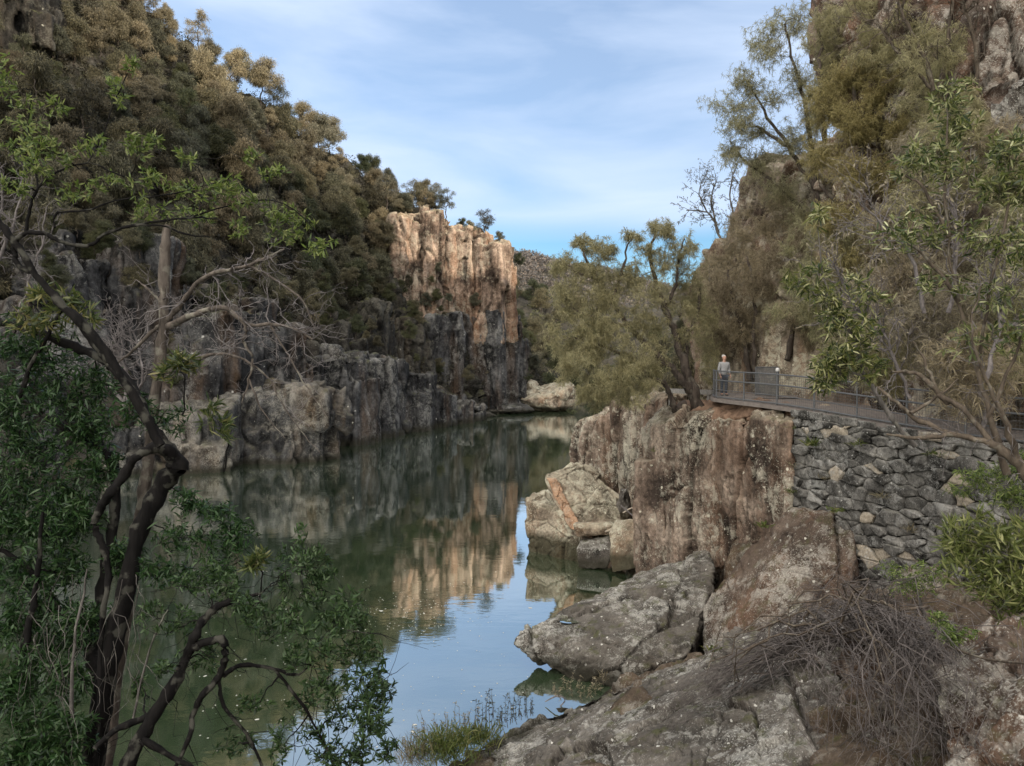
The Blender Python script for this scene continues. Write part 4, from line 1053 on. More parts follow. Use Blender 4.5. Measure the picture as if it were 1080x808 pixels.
M['needle_sunlit'] = leaf_mat('sun_tinted_needles', [(0.08, 0.073, 0.05), (0.235, 0.20, 0.13), (0.45, 0.38, 0.25)], 0.3, 0.35)  # sunlight painted into the needle colours for the lit ridge
MATS = {'goldenish': M['needle_sunlit'], 'olive': M['needle_far'], 'rust': M['needle_rust'], 'green': M['needle_green']}
VAR = {}
for kind, mat in MATS.items():
    VAR[kind] = []
    for k, st in enumerate(('dense', 'dense', 'bush', 'open')):
        tm, cm = far_tree(100 + k * 7 + len(kind) * 31, 7.0, st)
        tm.materials.append(M['bark_oak']); cm.materials.append(mat)
        VAR[kind].append((tm, cm, st))

def plant(kind, k, loc, s, rz, label, cat, group, sz=None, name='hillside_tree'):
    tm, cm, st = VAR[kind][k]
    root = empty(name, loc, label, cat, group)
    root.rotation_euler = (0, 0, rz); root.scale = (s, s, sz or s)
    a = bpy.data.objects.new('trunk', tm); COL.objects.link(a); a.parent = root
    b = bpy.data.objects.new('crown', cm); COL.objects.link(b); b.parent = root
    return root

def scatter(obj, nt, tmin, spacing, maxn, rng, keep):
    co = get_co(obj.data); idx = rng.permutation(len(co)); out = np.zeros((0, 3))
    for i in idx:
        if (i % nt) / (nt - 1) < tmin: continue
        p = co[i]; u, v, z = project(p)
        if z < 5 or u < -45 or u > 1125 or v < -70 or v > 830 or not keep(p, u, v, z): continue
        if len(out) and ((out - p) ** 2).sum(1).min() < spacing(p, u, v) ** 2: continue
        out = np.vstack([out, p])
        if len(out) >= maxn: break
    return out

rg = np.random.default_rng(78)
LAB = {'goldenish': 'golden brown tree with sunlight tinted into its crown high on the left slope', 'olive': 'olive brown tree packed into the forest on the left slope', 'rust': 'rusty brown crowned tree in the forest on the left slope', 'green': 'dull green tree in the forest on the left slope'}
SKY = {'goldenish': 'golden tree with sunlight tinted into its crown on the left skyline', 'olive': 'thin olive tree standing on the left skyline', 'rust': 'rusty tree catching the sun on the left skyline', 'green': 'greenish tree standing on the left skyline'}
def keepl(p, u, v, z):
    # clear of the cliff faces
    if 405 < u < 545 and v > 226: return rg.random() < 0.05
    if v > 390: return False
    if v > 262 and u < 265: return rg.random() < 0.06
    if v > 330: return rg.random() < 0.3
    if u < 66 and v < 62: return rg.random() < 0.04
    return True
pts = scatter(left_hill, 230, 0.2, lambda p, u, v: 3.5 if u > 330 else 4.0, 292, rg, keepl)
for p in pts:
    u, v, z = project(p)
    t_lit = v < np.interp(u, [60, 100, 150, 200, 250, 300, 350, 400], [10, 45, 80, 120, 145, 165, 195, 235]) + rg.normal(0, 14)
    kind = rg.choice(['goldenish', 'olive', 'rust', 'green'], p=[0.62, 0.12, 0.18, 0.08] if t_lit else [0.0, 0.62, 0.2, 0.18])  # crowns inside the lit zone take the sun tinted needles
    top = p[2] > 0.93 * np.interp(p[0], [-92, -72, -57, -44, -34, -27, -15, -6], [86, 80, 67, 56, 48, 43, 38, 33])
    k = int(rg.choice([3, 3, 0, 1])) if top else int(rg.choice([0, 1, 2, 2, 3]))
    s = rg.uniform(0.5, 1.15) * (0.78 if u > 390 else 1.0) * (0.65 if v > 330 else 1)
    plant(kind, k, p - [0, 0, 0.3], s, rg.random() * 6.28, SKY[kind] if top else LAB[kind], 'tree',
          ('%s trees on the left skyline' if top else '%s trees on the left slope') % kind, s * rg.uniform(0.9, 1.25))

# shrubs and slender trees on top of the sunlit crag
for u, v, D, s, kind, k, lab in [(408, 215, 150, 0.9, 'rust', 3, 'open rusty tree at the joint between the forest and the sunlit crag'), (436, 222, 159, 1.0, 'olive', 3, 'taller thin olive tree behind the left part of the crag top'), (460, 224, 160, 0.95, 'rust', 3, 'wispy rusty tree behind the middle of the crag top'), (404, 262, 146, 0.8, 'olive', 0, 'dark olive tree hugging the left side of the sunlit crag'), (398, 300, 140, 0.85, 'olive', 0, 'dark tree below the left side of the sunlit crag'),
                                 (418, 224, 155, 0.6, 'goldenish', 0, 'sun tinted golden bush at the top left corner of the sunlit crag'), (430, 222, 157, 0.5, 'goldenish', 2, 'low sun tinted golden bush on the left half of the crag top'), (455, 223, 158, 0.55, 'olive', 0, 'round olive bush on the crag top beside the step'), (496, 248, 163, 0.5, 'goldenish', 0, 'sun tinted golden bush on the lower crag top left of the lone thin tree'), (527, 256, 167, 0.45, 'olive', 2, 'olive bush at the right end of the crag top'),
                                 (462, 285, 151.5, 0.3, 'olive', 2, 'olive bush clinging to the middle of the sunlit crag face'), (432, 300, 150, 0.35, 'olive', 2, 'small bush on a ledge of the sunlit crag face'), (425, 228, 156, 0.75, 'olive', 0, 'bushy olive tree at the left end of the sunlit crag top'), (448, 226, 158, 0.8, 'rust', 3, 'open rusty tree on the middle of the sunlit crag top'),
                                 (470, 228, 158, 0.9, 'olive', 3, 'open olive tree leaning over the step in the crag top'), (512, 250, 166, 0.95, 'olive', 3, 'lone thin tree standing against the sky at the right of the crag top'),
                                 (487, 243, 164, 0.45, 'green', 2, 'low green bush on the lower step of the crag top'), (455, 300, 152, 0.4, 'green', 2, 'dark bush on a ledge below the sunlit crag'),
                                 (500, 322, 156, 0.45, 'olive', 2, 'olive bush on the ledge under the middle of the sunlit crag'), (410, 318, 140, 0.55, 'green', 2, 'dark green bush left of the sunlit crag foot'),
                                 (548, 280, 175, 0.5, 'green', 0, 'bright green little tree just right of the crag pillar'), (553, 402, 168, 0.55, 'green', 2, 'green bush beside the shaded buttress above the far pale boulder'),
                                 (606, 405, 120, 0.4, 'green', 2, 'yellow green bush low under the she-oak by the water'), (375, 352, 108, 0.45, 'green', 2, 'dark bush above the row of waterside columns'),
                                 (330, 330, 100, 0.5, 'olive', 2, 'dark olive bush above the left waterside columns'), (300, 320, 98, 0.5, 'olive', 0, 'dark little tree above the pale square block')]:
    plant(kind, k, P(u, v + 3, D), s, rg.random() * 6.28, lab, 'tree', None, name='crag_shrub')

nb = 0
for u0, v0, D0, du, dv in [(20, 262, 66, 40, 10), (60, 300, 70, 14, 40), (110, 262, 76, 30, 8), (150, 320, 78, 8, 40), (180, 395, 77, 8, 30), (262, 360, 84, 10, 30), (230, 318, 82, 30, 8), (300, 352, 92, 30, 14), (345, 345, 100, 26, 16), (395, 345, 116, 26, 20), (436, 340, 140, 14, 30), (420, 385, 120, 30, 14), (480, 400, 148, 24, 14), (470, 318, 152, 40, 8), (270, 300, 92, 30, 20), (330, 300, 104, 30, 24), (385, 300, 124, 24, 24), (200, 300, 84, 30, 10), (135, 250, 82, 40, 10), (60, 250, 76, 40, 8)]:
    for q in range(4):
        kd = rg.choice(['olive', 'green', 'olive'])
        plant(kd, 2 if rg.random() < .6 else 0, P(u0 + rg.normal(0, du * .6), v0 + rg.normal(0, dv * .6) + 4, D0 - 1.0), rg.uniform(.18, .5), rg.random() * 6.28, 'dark %s shrub rooted on the shaded ledges of the left cliffs' % kd, 'shrub', '%s shrubs on the left cliffs' % kd, name='cliff_shrub'); nb += 1

# far end of the gorge
pts = scatter(far_hill, 60, 0.1, lambda p, u, v: 5.0, 34, rg, lambda p, u, v, z: 520 < u < 640 or 690 < u < 760)
for p in pts:
    kind = rg.choice(['olive', 'rust', 'green'], p=[0.5, 0.15, 0.35])
    s = rg.uniform(0.8, 1.2)
    plant(kind, int(rg.choice([0, 1, 2])), p - [0, 0, 0.3], s, rg.random() * 6.28, '%s tree on the slope closing the far end of the gorge' % {'olive': 'olive', 'rust': 'rusty', 'green': 'dull green'}[kind], 'tree', '%s trees at the far end of the gorge' % kind, name='gorge_tree')

# right bank beyond the near she-oak
pts = scatter(bank_far, 40, 0.25, lambda p, u, v: 6.0, 12, rg, lambda p, u, v, z: 560 < u < 770 and z > 55)
for p in pts:
    kind = rg.choice(['olive', 'rust', 'green'])
    plant(kind, int(rg.choice([0, 1])), p - [0, 0, 0.3], rg.uniform(0.6, 0.95), rg.random() * 6.28, '%s tree on the right bank beyond the near she-oak' % {'olive': 'olive', 'rust': 'rusty', 'green': 'dull green'}[kind], 'tree', '%s trees along the right bank' % kind, name='riverbank_tree')
pts = scatter(right_hill, 150, 0.03, lambda p, u, v: 6.0, 14, rg, lambda p, u, v, z: 690 < u < 790 and z > 58 and v > 240)
for p in pts:
    kind = rg.choice(['olive', 'rust', 'green'])
    plant(kind, int(rg.choice([0, 1, 3])), p - [0, 0, 0.3], rg.uniform(0.5, 0.8), rg.random() * 6.28, '%s tree on the right slope behind the she-oak' % {'olive': 'olive', 'rust': 'rusty', 'green': 'dull green'}[kind], 'tree', '%s trees on the right slope' % kind, name='riverbank_tree')

# low scrub covering the ground between the trees
def scrub(name, obj, nt, n, tmin, size, leaf, nleaf, mat, rng, keep):
    co = get_co(obj.data); t = (np.arange(len(co)) % nt) / (nt - 1); ok = np.where(t > tmin)[0]
    pk = co[rng.choice(ok, n * 4)] + rng.normal(0, 0.3, (n * 4, 3))
    u, v, z = project(pk); m = (z > 5) & (u > -60) & (u < 1140) & (v > -80) & (v < 820) & keep(u, v, pk)
    pk = pk[m][:n]; s = rng.uniform(0.5, 1.3, (len(pk), 1)) * size
    pos = np.repeat(pk, nleaf, 0); b = in_ball(rng, len(pos), 0.5) * np.repeat(s, nleaf, 0); b[:, 2] = np.abs(b[:, 2]) * 0.9
    nn = len(pos)
    me = needle_mesh(name, pos + b, nrm(b) + rng.normal(0, 0.5, b.shape), rng.uniform(0.7, 1.3, nn) * leaf, rng.uniform(0.2, 0.4, nn) * leaf, rng, 0.7)
    o = link(name, me, mat, base=False); o['kind'] = 'stuff'
    return o
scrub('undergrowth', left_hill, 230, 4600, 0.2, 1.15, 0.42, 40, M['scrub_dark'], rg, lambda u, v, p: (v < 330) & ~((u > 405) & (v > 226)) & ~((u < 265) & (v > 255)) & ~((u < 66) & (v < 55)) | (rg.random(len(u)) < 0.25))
scrub('undergrowth', far_hill, 60, 500, 0.05, 1.8, 0.8, 34, M['needle_green'], rg, lambda u, v, p: (u > 520) & (u < 780))
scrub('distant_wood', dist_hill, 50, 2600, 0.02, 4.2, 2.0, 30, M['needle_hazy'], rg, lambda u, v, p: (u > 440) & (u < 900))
scrub('undergrowth', right_hill, 150, 700, 0.03, 0.9, 0.35, 40, M['needle_brown'], rg, lambda u, v, p: (p[:, 1] > 22) & (rg.random(len(u)) < 0.6))

# ================================================================== SHE-OAKS ON THE RIGHT
def pclump(T, u, v, D, ru, rv, ntw, nleaf, rd=None, **kw):
    s = D / F
    T.clump(P(u, v, D), (ru * s, (rd or (ru + rv) / 2) * s, rv * s), ntw, nleaf, **kw)

ND = dict(kind='needle', L=(0.16, 0.40), W=(0.009, 0.017), droop=1.3, spread=0.95)
T = Tree(201)
T.plimb([(736, 432, 33.6, 6.5), (729, 405, 33.6, 5.6), (722, 385, 33.6, 4.6), (712, 350, 33.8, 3.6), (700, 325, 34, 3), (690, 290, 34.2, 2.2), (685, 262, 34.2, 1.6), (694, 240, 34.2, 1)], 0.03)
T.plimb([(730, 415, 33.6, 4.6), (712, 392, 33.2, 3.8), (690, 372, 33, 3.2), (665, 345, 33, 2.6), (645, 318, 33, 2.2), (630, 295, 33, 1.7), (618, 272, 33, 1.2), (612, 258, 33, .8)], 0.03)
T.plimb([(722, 385, 33.6, 3.5), (724, 355, 34.6, 2.8), (736, 330, 35.2, 2.2), (738, 300, 35.4, 1.4)], 0.03)
T.plimb([(700, 385, 33.1, 2.8), (670, 378, 32.6, 2.2), (640, 366, 32.4, 1.7), (606, 356, 32.4, 1)], 0.03)
T.plimb([(665, 345, 33, 2), (640, 340, 32.6, 1.6), (605, 326, 32.6, 1)], 0.03)
T.plimb([(700, 325, 34, 2), (713, 300, 34, 1.7), (716, 270, 34, 1.1), (722, 252, 34, .7)], 0.03)
T.plimb([(645, 318, 33, 1.8), (655, 290, 33, 1.5), (662, 262, 33, 1), (668, 246, 33, .6)], 0.03)
T.plimb([(630, 295, 33, 1.3), (606, 286, 33, 1), (590, 272, 33, .6)], 0.03)
T.plimb([(722, 425, 33.6, 4), (712, 432, 33.2, 3.6), (706, 415, 33, 3), (700, 405, 32.8, 2.4), (684, 396, 32.6, 1.6)], 0.02)
r = T.rng
for (u, v, D, ru, rv, n) in [(612, 256, 33, 14, 8, 3), (632, 262, 33, 16, 10, 4), (592, 274, 33, 12, 10, 3), (606, 282, 33, 16, 10, 4), (648, 268, 33, 14, 10, 3), (668, 250, 33.6, 12, 10, 3), (692, 236, 34.2, 12, 9, 3), (708, 246, 34.2, 14, 12, 4), (722, 262, 34.2, 12, 14, 3), (684, 262, 34, 14, 12, 3),
          (700, 282, 34, 22, 14, 6), (665, 288, 33.4, 20, 14, 6), (725, 292, 34.6, 16, 16, 5), (635, 290, 33, 20, 12, 5), (600, 306, 32.8, 20, 14, 6), (630, 316, 32.6, 22, 14, 6), (660, 312, 33, 24, 14, 6), (690, 310, 33.8, 24, 14, 7), (720, 318, 34.6, 20, 16, 6), (742, 330, 35.4, 16, 18, 5),
          (590, 336, 32.4, 14, 18, 5), (615, 342, 32.2, 22, 14, 6), (645, 344, 32.2, 22, 14, 6), (675, 340, 32.6, 22, 16, 6), (738, 362, 35.4, 16, 18, 4), (705, 352, 33.2, 18, 16, 4), (598, 366, 32.2, 16, 16, 5), (625, 372, 31.9, 20, 14, 6), (655, 372, 31.8, 22, 14, 6), (684, 372, 32, 18, 14, 4),
          (606, 394, 31.8, 14, 14, 5), (632, 398, 31.6, 20, 14, 6), (660, 400, 31.4, 20, 14, 6), (688, 400, 31.6, 16, 12, 4), (624, 416, 31.4, 16, 10, 4), (650, 418, 31.3, 16, 8, 4), (752, 392, 36, 12, 18, 3), (612, 412, 31.6, 10, 10, 3)]:
    for k in range(n):
        pclump(T, u + r.normal(0, ru * .5), v + r.normal(0, rv * .5), D + r.normal(0, .7), ru * r.uniform(.6, 1.05), rv * r.uniform(.8, 1.3), 15, 30, tw=0.004, amp=0.25, outer=0.0, power=0.7, spray=True)
build_tree('she_oak', T, P(736, 434, 33.6), 'broad drooping olive she-oak leaning over the water from the cliff top by the railing', 'tree', M['bark_oak'], M['needle_near'], **ND)

T = Tree(202)
T.plimb([(865, 300, 36.5, 4), (862, 230, 36.5, 3.4), (858, 170, 36.8, 2.8), (850, 115, 37, 2.2), (838, 70, 37, 1.6), (828, 25, 37, 1)], 0.04)
T.plimb([(860, 200, 36.6, 2.2), (835, 160, 37.4, 1.8), (810, 125, 37.8, 1.4), (792, 90, 38, .8)], 0.04)
T.plimb([(862, 240, 36.5, 2.2), (830, 205, 37.6, 1.8), (800, 180, 38, 1.4), (775, 158, 38.2, .8)], 0.04)
for k in range(34):
    a, b = T.rng.uniform(0, 1), T.rng.normal(0, 12)
    u0 = np.interp(a, [0, .5, 1], [828, 790, 780]) + T.rng.normal(0, 18); v0 = 15 + 150 * a + b
    pclump(T, u0, v0, 37.6 + T.rng.normal(0, .6), 18, 14, 16, 24, tw=0.004, amp=0.2, outer=0.0, power=0.7)
T.plimb([(835, 160, 37.4, 2), (818, 145, 37.6, 1.6), (790, 130, 38, 1)], 0.04)
for c in [(838, 22, 37, 22, 24, 40, 22), (812, 52, 37.4, 26, 22, 36, 18), (790, 85, 38, 22, 20, 26, 16), (782, 112, 38, 18, 18, 22, 16), (815, 100, 37.6, 24, 18, 26, 16), (845, 85, 37, 24, 28, 50, 22), (800, 138, 38, 26, 14, 36, 20),
          (772, 158, 38.2, 18, 12, 32, 22), (800, 168, 38, 30, 16, 50, 22), (838, 150, 37, 30, 26, 60, 24), (825, 200, 37.4, 34, 26, 60, 24), (860, 120, 36.6, 26, 30, 60, 24), (850, 230, 36.4, 30, 26, 60, 24)]:
    pclump(T, *c[:5], int(c[5] * 2.0), c[6], tw=0.006, amp=0.16, outer=0.15, spray=False)
build_tree('she_oak', T, P(865, 302, 36.5), 'tall feathery she-oak overhanging the skyline beside the rock shoulder', 'tree', M['bark_oak'], M['needle_near'], **ND)

T = Tree(203)
T.plimb([(935, 320, 29, 5), (925, 250, 29, 4.5), (915, 190, 29, 4), (905, 130, 29.3, 3), (900, 85, 29.5, 2)], 0.04)
T.plimb([(918, 200, 29, 3), (945, 150, 28.6, 2.5), (955, 105, 28.6, 1.6)], 0.04)
T.plimb([(925, 250, 29, 3), (890, 220, 29, 2.5), (865, 195, 29.4, 1.6)], 0.04)
for c in [(895, 80, 29.5, 40, 24, 110, 30), (935, 95, 28.8, 36, 26, 100, 30), (870, 110, 29.6, 30, 30, 90, 28), (905, 130, 28.8, 40, 28, 110, 30), (950, 135, 28.2, 32, 28, 80, 28), (865, 165, 29.4, 28, 28, 70, 28), (905, 180, 28.4, 36, 28, 90, 28),
          (945, 185, 28, 34, 30, 80, 28), (880, 230, 28.4, 34, 28, 80, 26), (925, 240, 28, 36, 28, 80, 26), (965, 225, 27.6, 30, 30, 60, 26), (890, 275, 28, 34, 24, 60, 24)]:
    pclump(T, *c[:5], int(c[5] * 1.4), c[6], tw=0.006, amp=0.16, outer=0.15, spray=False)
build_tree('she_oak', T, P(935, 322, 29), 'golden olive hanging she-oak in front of the upper right rock', 'tree', M['bark_oak'], M['needle_gold'], **ND)

T = Tree(204)
T.plimb([(790, 400, 36, 3), (785, 360, 36, 2.6), (775, 320, 36.4, 2), (768, 285, 37, 1.2)], 0.04)
T.plimb([(830, 380, 33.5, 3), (838, 330, 33.5, 2.4), (835, 285, 34, 1.6), (825, 255, 34.5, 1)], 0.04)
for c in [(765, 305, 36.6, 26, 26, 50, 24), (785, 330, 36, 26, 24, 44, 22), (760, 350, 37, 20, 24, 40, 22), (820, 275, 34, 34, 26, 70, 24), (850, 300, 33, 30, 26, 50, 22), (800, 300, 35, 26, 24, 50, 22), (835, 330, 33, 28, 22, 36, 20), (850, 255, 34, 30, 24, 56, 22)]:
    pclump(T, *c[:5], int(c[5] * 2.0), c[6], tw=0.006, amp=0.16, outer=0.15, spray=False)
build_tree('she_oak', T, P(790, 402, 36), 'dry thin brown she-oak hanging over the rock face behind the person', 'tree', M['bark_oak'], M['needle_brown'], **ND)

# hanging foliage over most of the right slope
for k, (lab, mat, base, cl) in enumerate([
    ('brown olive she-oak trailing across the rock below the right skyline', 'needle_near', (870, 150, 30.5), [(880, 45, 31, 26, 34), (910, 60, 30, 30, 26), (950, 70, 28, 30, 26), (870, 85, 31, 20, 30), (985, 90, 26.5, 26, 28), (940, 40, 29, 24, 22), (1000, 60, 24.5, 30, 30), (900, 20, 30, 26, 24), (980, 130, 25.5, 30, 24), (1030, 120, 22, 22, 26), (965, 20, 28, 26, 22)]),
    ('dense olive she-oak hanging behind the leafy shrub over the railing', 'needle_near', (890, 400, 28.5), [(870, 260, 28.5, 34, 30), (900, 300, 28, 34, 30), (860, 320, 29, 28, 30), (935, 270, 27, 34, 30), (890, 350, 28, 30, 26), (930, 330, 26.5, 34, 30), (845, 290, 31, 24, 30)]),
    ('grey brown she-oak filling the slope left of the right edge', 'needle_brown', (1000, 420, 22.5), [(970, 160, 23.5, 30, 34), (1000, 210, 23, 34, 30), (960, 230, 23.5, 34, 34), (1010, 270, 22, 36, 34), (970, 300, 23, 34, 30), (1040, 320, 21.5, 34, 36), (1000, 350, 22, 40, 30), (950, 360, 23.5, 36, 30)]),
    ('olive she-oak at the right edge under the pale block', 'needle_near', (1075, 420, 19.5), [(1060, 200, 19.5, 30, 34), (1080, 250, 19.3, 30, 36), (1050, 260, 19.8, 30, 30), (1070, 310, 19.4, 34, 36), (1045, 370, 19.8, 36, 30), (1085, 380, 19.2, 26, 36)]),
    ('thin brown she-oak hanging down the pinkish rock behind the path', 'needle_brown', (800, 420, 35.5), [(750, 320, 38.5, 18, 30), (770, 290, 38, 24, 26), (755, 365, 37.5, 14, 26), (795, 270, 37, 26, 26), (815, 315, 35.2, 24, 26), (845, 345, 33, 22, 18), (780, 345, 36.2, 20, 24), (760, 285, 41, 20, 16), (790, 240, 41, 22, 26), (815, 215, 39, 26, 26), (775, 270, 41, 20, 20), (830, 245, 37, 24, 24), (745, 345, 39.5, 12, 24)])]):
    T = Tree(230 + k); r = T.rng; u, v, D = base
    T.plimb([(u, v, D, 3), (u - 6, v - 60, D, 2.4), (u - 4, v - 110, D + .3, 1.6), (u - 12, v - 150, D + .3, 1)], 0.05)
    for (cu, cv, cD, ru, rv) in cl:
        for q_ in range(9):
            pclump(T, cu + r.normal(0, ru * .55), cv + r.normal(0, rv * .55), cD + r.normal(0, .6), ru * r.uniform(.4, .7), rv * r.uniform(.4, .7), 17, 28, tw=0.004, amp=0.25, outer=0.0, power=0.7, spray=True)
    build_tree('she_oak', T, P(u, v, D), lab, 'tree', M['bark_oak'], M[mat], kind='needle', L=(0.16, 0.42), W=(0.009, 0.017), droop=1.2, spread=0.9)

# bare and sparse shrubs
def bare_shrub(seed, stems, reach, n, label, mat, leaf=None, lm=None, name='bare_shrub', r0=1.6, cat='shrub', lev2=7):
    """stems: rows of pixel polylines; fans of fine dead twigs on each"""
    T = Tree(seed, 5); rng = T.rng
    for st in stems:
        q = T.plimb(st, 0.02)
        for _ in range(n):
            k = int(rng.integers(len(q) // 3, len(q))); b = q[k]
            tg = nrm(q[min(k + 1, len(q) - 1), :3] - q[max(k - 1, 0), :3])
            d = nrm(tg * 0.6 + rng.normal(0, 0.55, 3) + np.array([0, 0, 0.15])); L = reach * rng.uniform(0.4, 1.0)
            w = wiggle(b[:3], b[:3] + d * L, 7, 0.16, rng)
            r1 = max(min(b[3] * 0.6, 0.02), 0.003)
            T.twigs.add(w, np.linspace(r1, r1 * 0.35, 7))
            for _ in range(lev2):
                j = int(rng.integers(2, 7)); d2 = nrm(d + rng.normal(0, 0.65, 3))
                w2 = wiggle(w[j], w[j] + d2 * L * rng.uniform(0.2, 0.5), 5, 0.18, rng)
                T.twigs.add(w2, np.linspace(r1 * 0.5, r1 * 0.22, 5))
                if leaf:
                    T.lp.append(w2[rng.integers(2, 5, leaf)]); T.ld.append(np.repeat(nrm(d2)[None], leaf, 0))
    base = P(*stems[0][0][:3])
    return build_tree(name, T, base, label, cat, mat, lm, twigm=mat, L=(0.08, 0.15), W=(0.02, 0.04))

bare_shrub(301, [[(768, 275, 45, 1.7), (758, 245, 45, 1.3), (746, 224, 45, 1), (724, 222, 45, .5)], [(768, 275, 45, 1.5), (774, 235, 45, 1.1), (770, 205, 45, .8), (776, 175, 45, 0.5)], [(758, 245, 45, 1.2), (750, 212, 45, .9), (756, 190, 45, 0.5)], [(746, 224, 45, .9), (738, 205, 45, .7), (740, 190, 45, .4)]],
           1.5, 13, 'nearly leafless tree standing against the sky left of the rock shoulder', M['bark_grey'], 7, M['needle_rust'], 'sparse_tree', cat='tree')
bare_shrub(302, [[(985, 95, 24, 3), (970, 50, 24, 2.4), (950, 10, 24, 1.6), (940, -30, 24, 1)], [(990, 95, 24, 2.6), (1000, 50, 24, 2.2), (1005, 0, 24, 1.4)], [(1030, 90, 23.4, 2.4), (1028, 45, 23.4, 2), (1015, 0, 23.4, 1.2)], [(985, 95, 24, 2), (950, 60, 24, 1.6), (925, 20, 24, 1)]],
           1.8, 16, 'grey leafless shrub with upright stems at the upper right', M['bark_tan'], None, None, 'bare_shrub')
bare_shrub(303, [[(975, 330, 16, 2.4), (960, 270, 16, 1.8), (930, 235, 16, 1.2), (905, 210, 16, .8)], [(1000, 330, 16, 2.4), (1010, 260, 16, 1.8), (1000, 200, 16, 1)], [(930, 360, 18, 2), (900, 320, 18, 1.5), (880, 280, 18, 1)], [(1040, 400, 15, 2.6), (1055, 330, 15, 2), (1040, 260, 15, 1.2)], [(960, 420, 18, 2), (940, 370, 18, 1.5), (925, 330, 18, 1)]],
           1.3, 20, 'tangle of dry grey twigs behind the leafy shrub on the right', M['twig_grey'], 2, M['needle_brown'], 'dry_shrub', lev2=8)
T = Tree(304)
T.plimb([(1062, 190, 18, 3), (1060, 160, 18, 2), (1056, 135, 18, 1)], 0.02)
for c in [(1060, 140, 18, 24, 20, 60, 30), (1075, 165, 18, 20, 22, 50, 28)]: pclump(T, *c[:7], tw=0.005)
build_tree('dry_bush', T, P(1062, 192, 18), 'dry orange tinted bush at the right edge below the pale block', 'bush', M['bark_tan'], M['needle_brown'], kind='needle', L=(0.1, 0.25), W=(0.008, 0.014), droop=0.4, spread=0.6)
# olive brown scrub on the slope behind the near shrubs
labs = ['grey olive bush under the top right cliff', 'olive bush above the wire mesh railing on the right', 'brown green bush at the right edge half way up', 'olive bush right behind the tan branch', 'dry bush at the foot of the rock bank by the path', 'grey green bush between golden she-oak and leafy shrub']
for k, c in enumerate([(1000, 180, 21.5, 46, 44, 140, 26), (985, 330, 19, 50, 46, 150, 26), (1065, 290, 17, 40, 50, 130, 26), (1030, 400, 16, 50, 44, 130, 26), (930, 375, 20, 40, 36, 110, 26), (945, 290, 22, 40, 44, 120, 26)]):
    T = Tree(310 + k)
    u, v, D = c[:3]
    T.plimb([(u + 8, v + c[4] + 12, D, 2.6), (u + 2, v + c[4] * .4, D, 2), (u - 4, v, D, 1.2)], 0.03)
    pclump(T, *c[:7], tw=0.006, amp=0.2)
    for j in range(3):
        pclump(T, u + T.rng.normal(0, c[3] * .6), v + T.rng.normal(0, c[4] * .6), D, c[3] * .5, c[4] * .45, 36, 24, tw=0.006, amp=0.2)
    build_tree('scrub_bush', T, P(u + 8, v + c[4] + 12, D), labs[k], 'bush', M['twig_grey'], [M['needle_near'], M['needle_brown']][k % 2], kind='needle', L=(0.16, 0.36), W=(0.008, 0.016), droop=0.8, spread=0.7)

# ================================================================== NEAR SHRUBS ON THE RIGHT
LR_ = dict(kind='leaf', L=(0.08, 0.14), W=(0.014, 0.024), droop=0.12, spread=0.8)
T = Tree(401)
T.plimb([(1062, 500, 8.8, 4), (1045, 440, 8.8, 2.8), (1030, 390, 8.9, 2), (1012, 320, 9, 1.6), (1000, 250, 9, 1.2), (998, 170, 9.1, 1.2), (1000, 95, 9.2, .7)], 0.012)
T.plimb([(1030, 390, 8.9, 2), (1045, 310, 8.7, 1.6), (1060, 230, 8.6, 1.2), (1066, 150, 8.6, 1)], 0.012)
T.plimb([(1012, 320, 9, 2.5), (985, 280, 9, 2), (955, 255, 9, 1.2)], 0.012)
T.plimb([(1000, 250, 9, 2), (975, 200, 9, 1.4), (955, 185, 9, 0.9)], 0.012)
T.plimb([(1042, 440, 8.8, 2.4), (1070, 380, 8.6, 1.7), (1085, 320, 8.5, 1.6)], 0.012)
for c in [(1003, 100, 9.2, 22, 20, 16, 9), (1010, 130, 9.2, 22, 22, 16, 9), (985, 160, 9.1, 30, 20, 16, 8), (960, 175, 9, 22, 16, 12, 8), (1005, 185, 9, 30, 20, 14, 8), (1062, 160, 8.6, 24, 24, 22, 9), (1080, 190, 8.5, 26, 30, 24, 9), (1050, 200, 8.7, 26, 20, 16, 8),
          (955, 245, 9, 30, 24, 18, 8), (985, 240, 9, 24, 22, 12, 8), (1035, 250, 8.8, 30, 26, 14, 8), (1075, 260, 8.5, 26, 30, 18, 8), (1040, 310, 8.7, 34, 24, 14, 7), (985, 300, 9, 26, 20, 10, 7), (1070, 350, 8.5, 26, 30, 14, 8), (1020, 360, 8.8, 30, 22, 8, 7)]:
    pclump(T, *c[:5], int(c[5] * 2.2), c[6], tw=0.003, amp=0.14, outer=0.3)
build_tree('leafy_shrub', T, P(1055, 502, 8.8), 'tall open shrub with pale highlighted long leaves at the right edge', 'shrub', M['bark_tan'], M['leaf_right'], **LR_)
T = Tree(402)
T.plimb([(965, 470, 11, 3), (940, 440, 11, 2.6), (915, 400, 11, 2.2), (900, 360, 11, 1.8), (882, 320, 11, 1.4), (868, 290, 11, 0.9), (864, 232, 11, 0.6)], 0.01)
T.plimb([(915, 400, 11, 2), (890, 390, 11, 1.5), (868, 392, 11, 0.9)], 0.01)
T.plimb([(900, 360, 11, 2), (915, 330, 11, 1.4), (922, 300, 11, 0.8)], 0.01)
T.plimb([(882, 320, 11, 1.4), (860, 310, 11, 1), (842, 296, 11, 0.7)], 0.01)
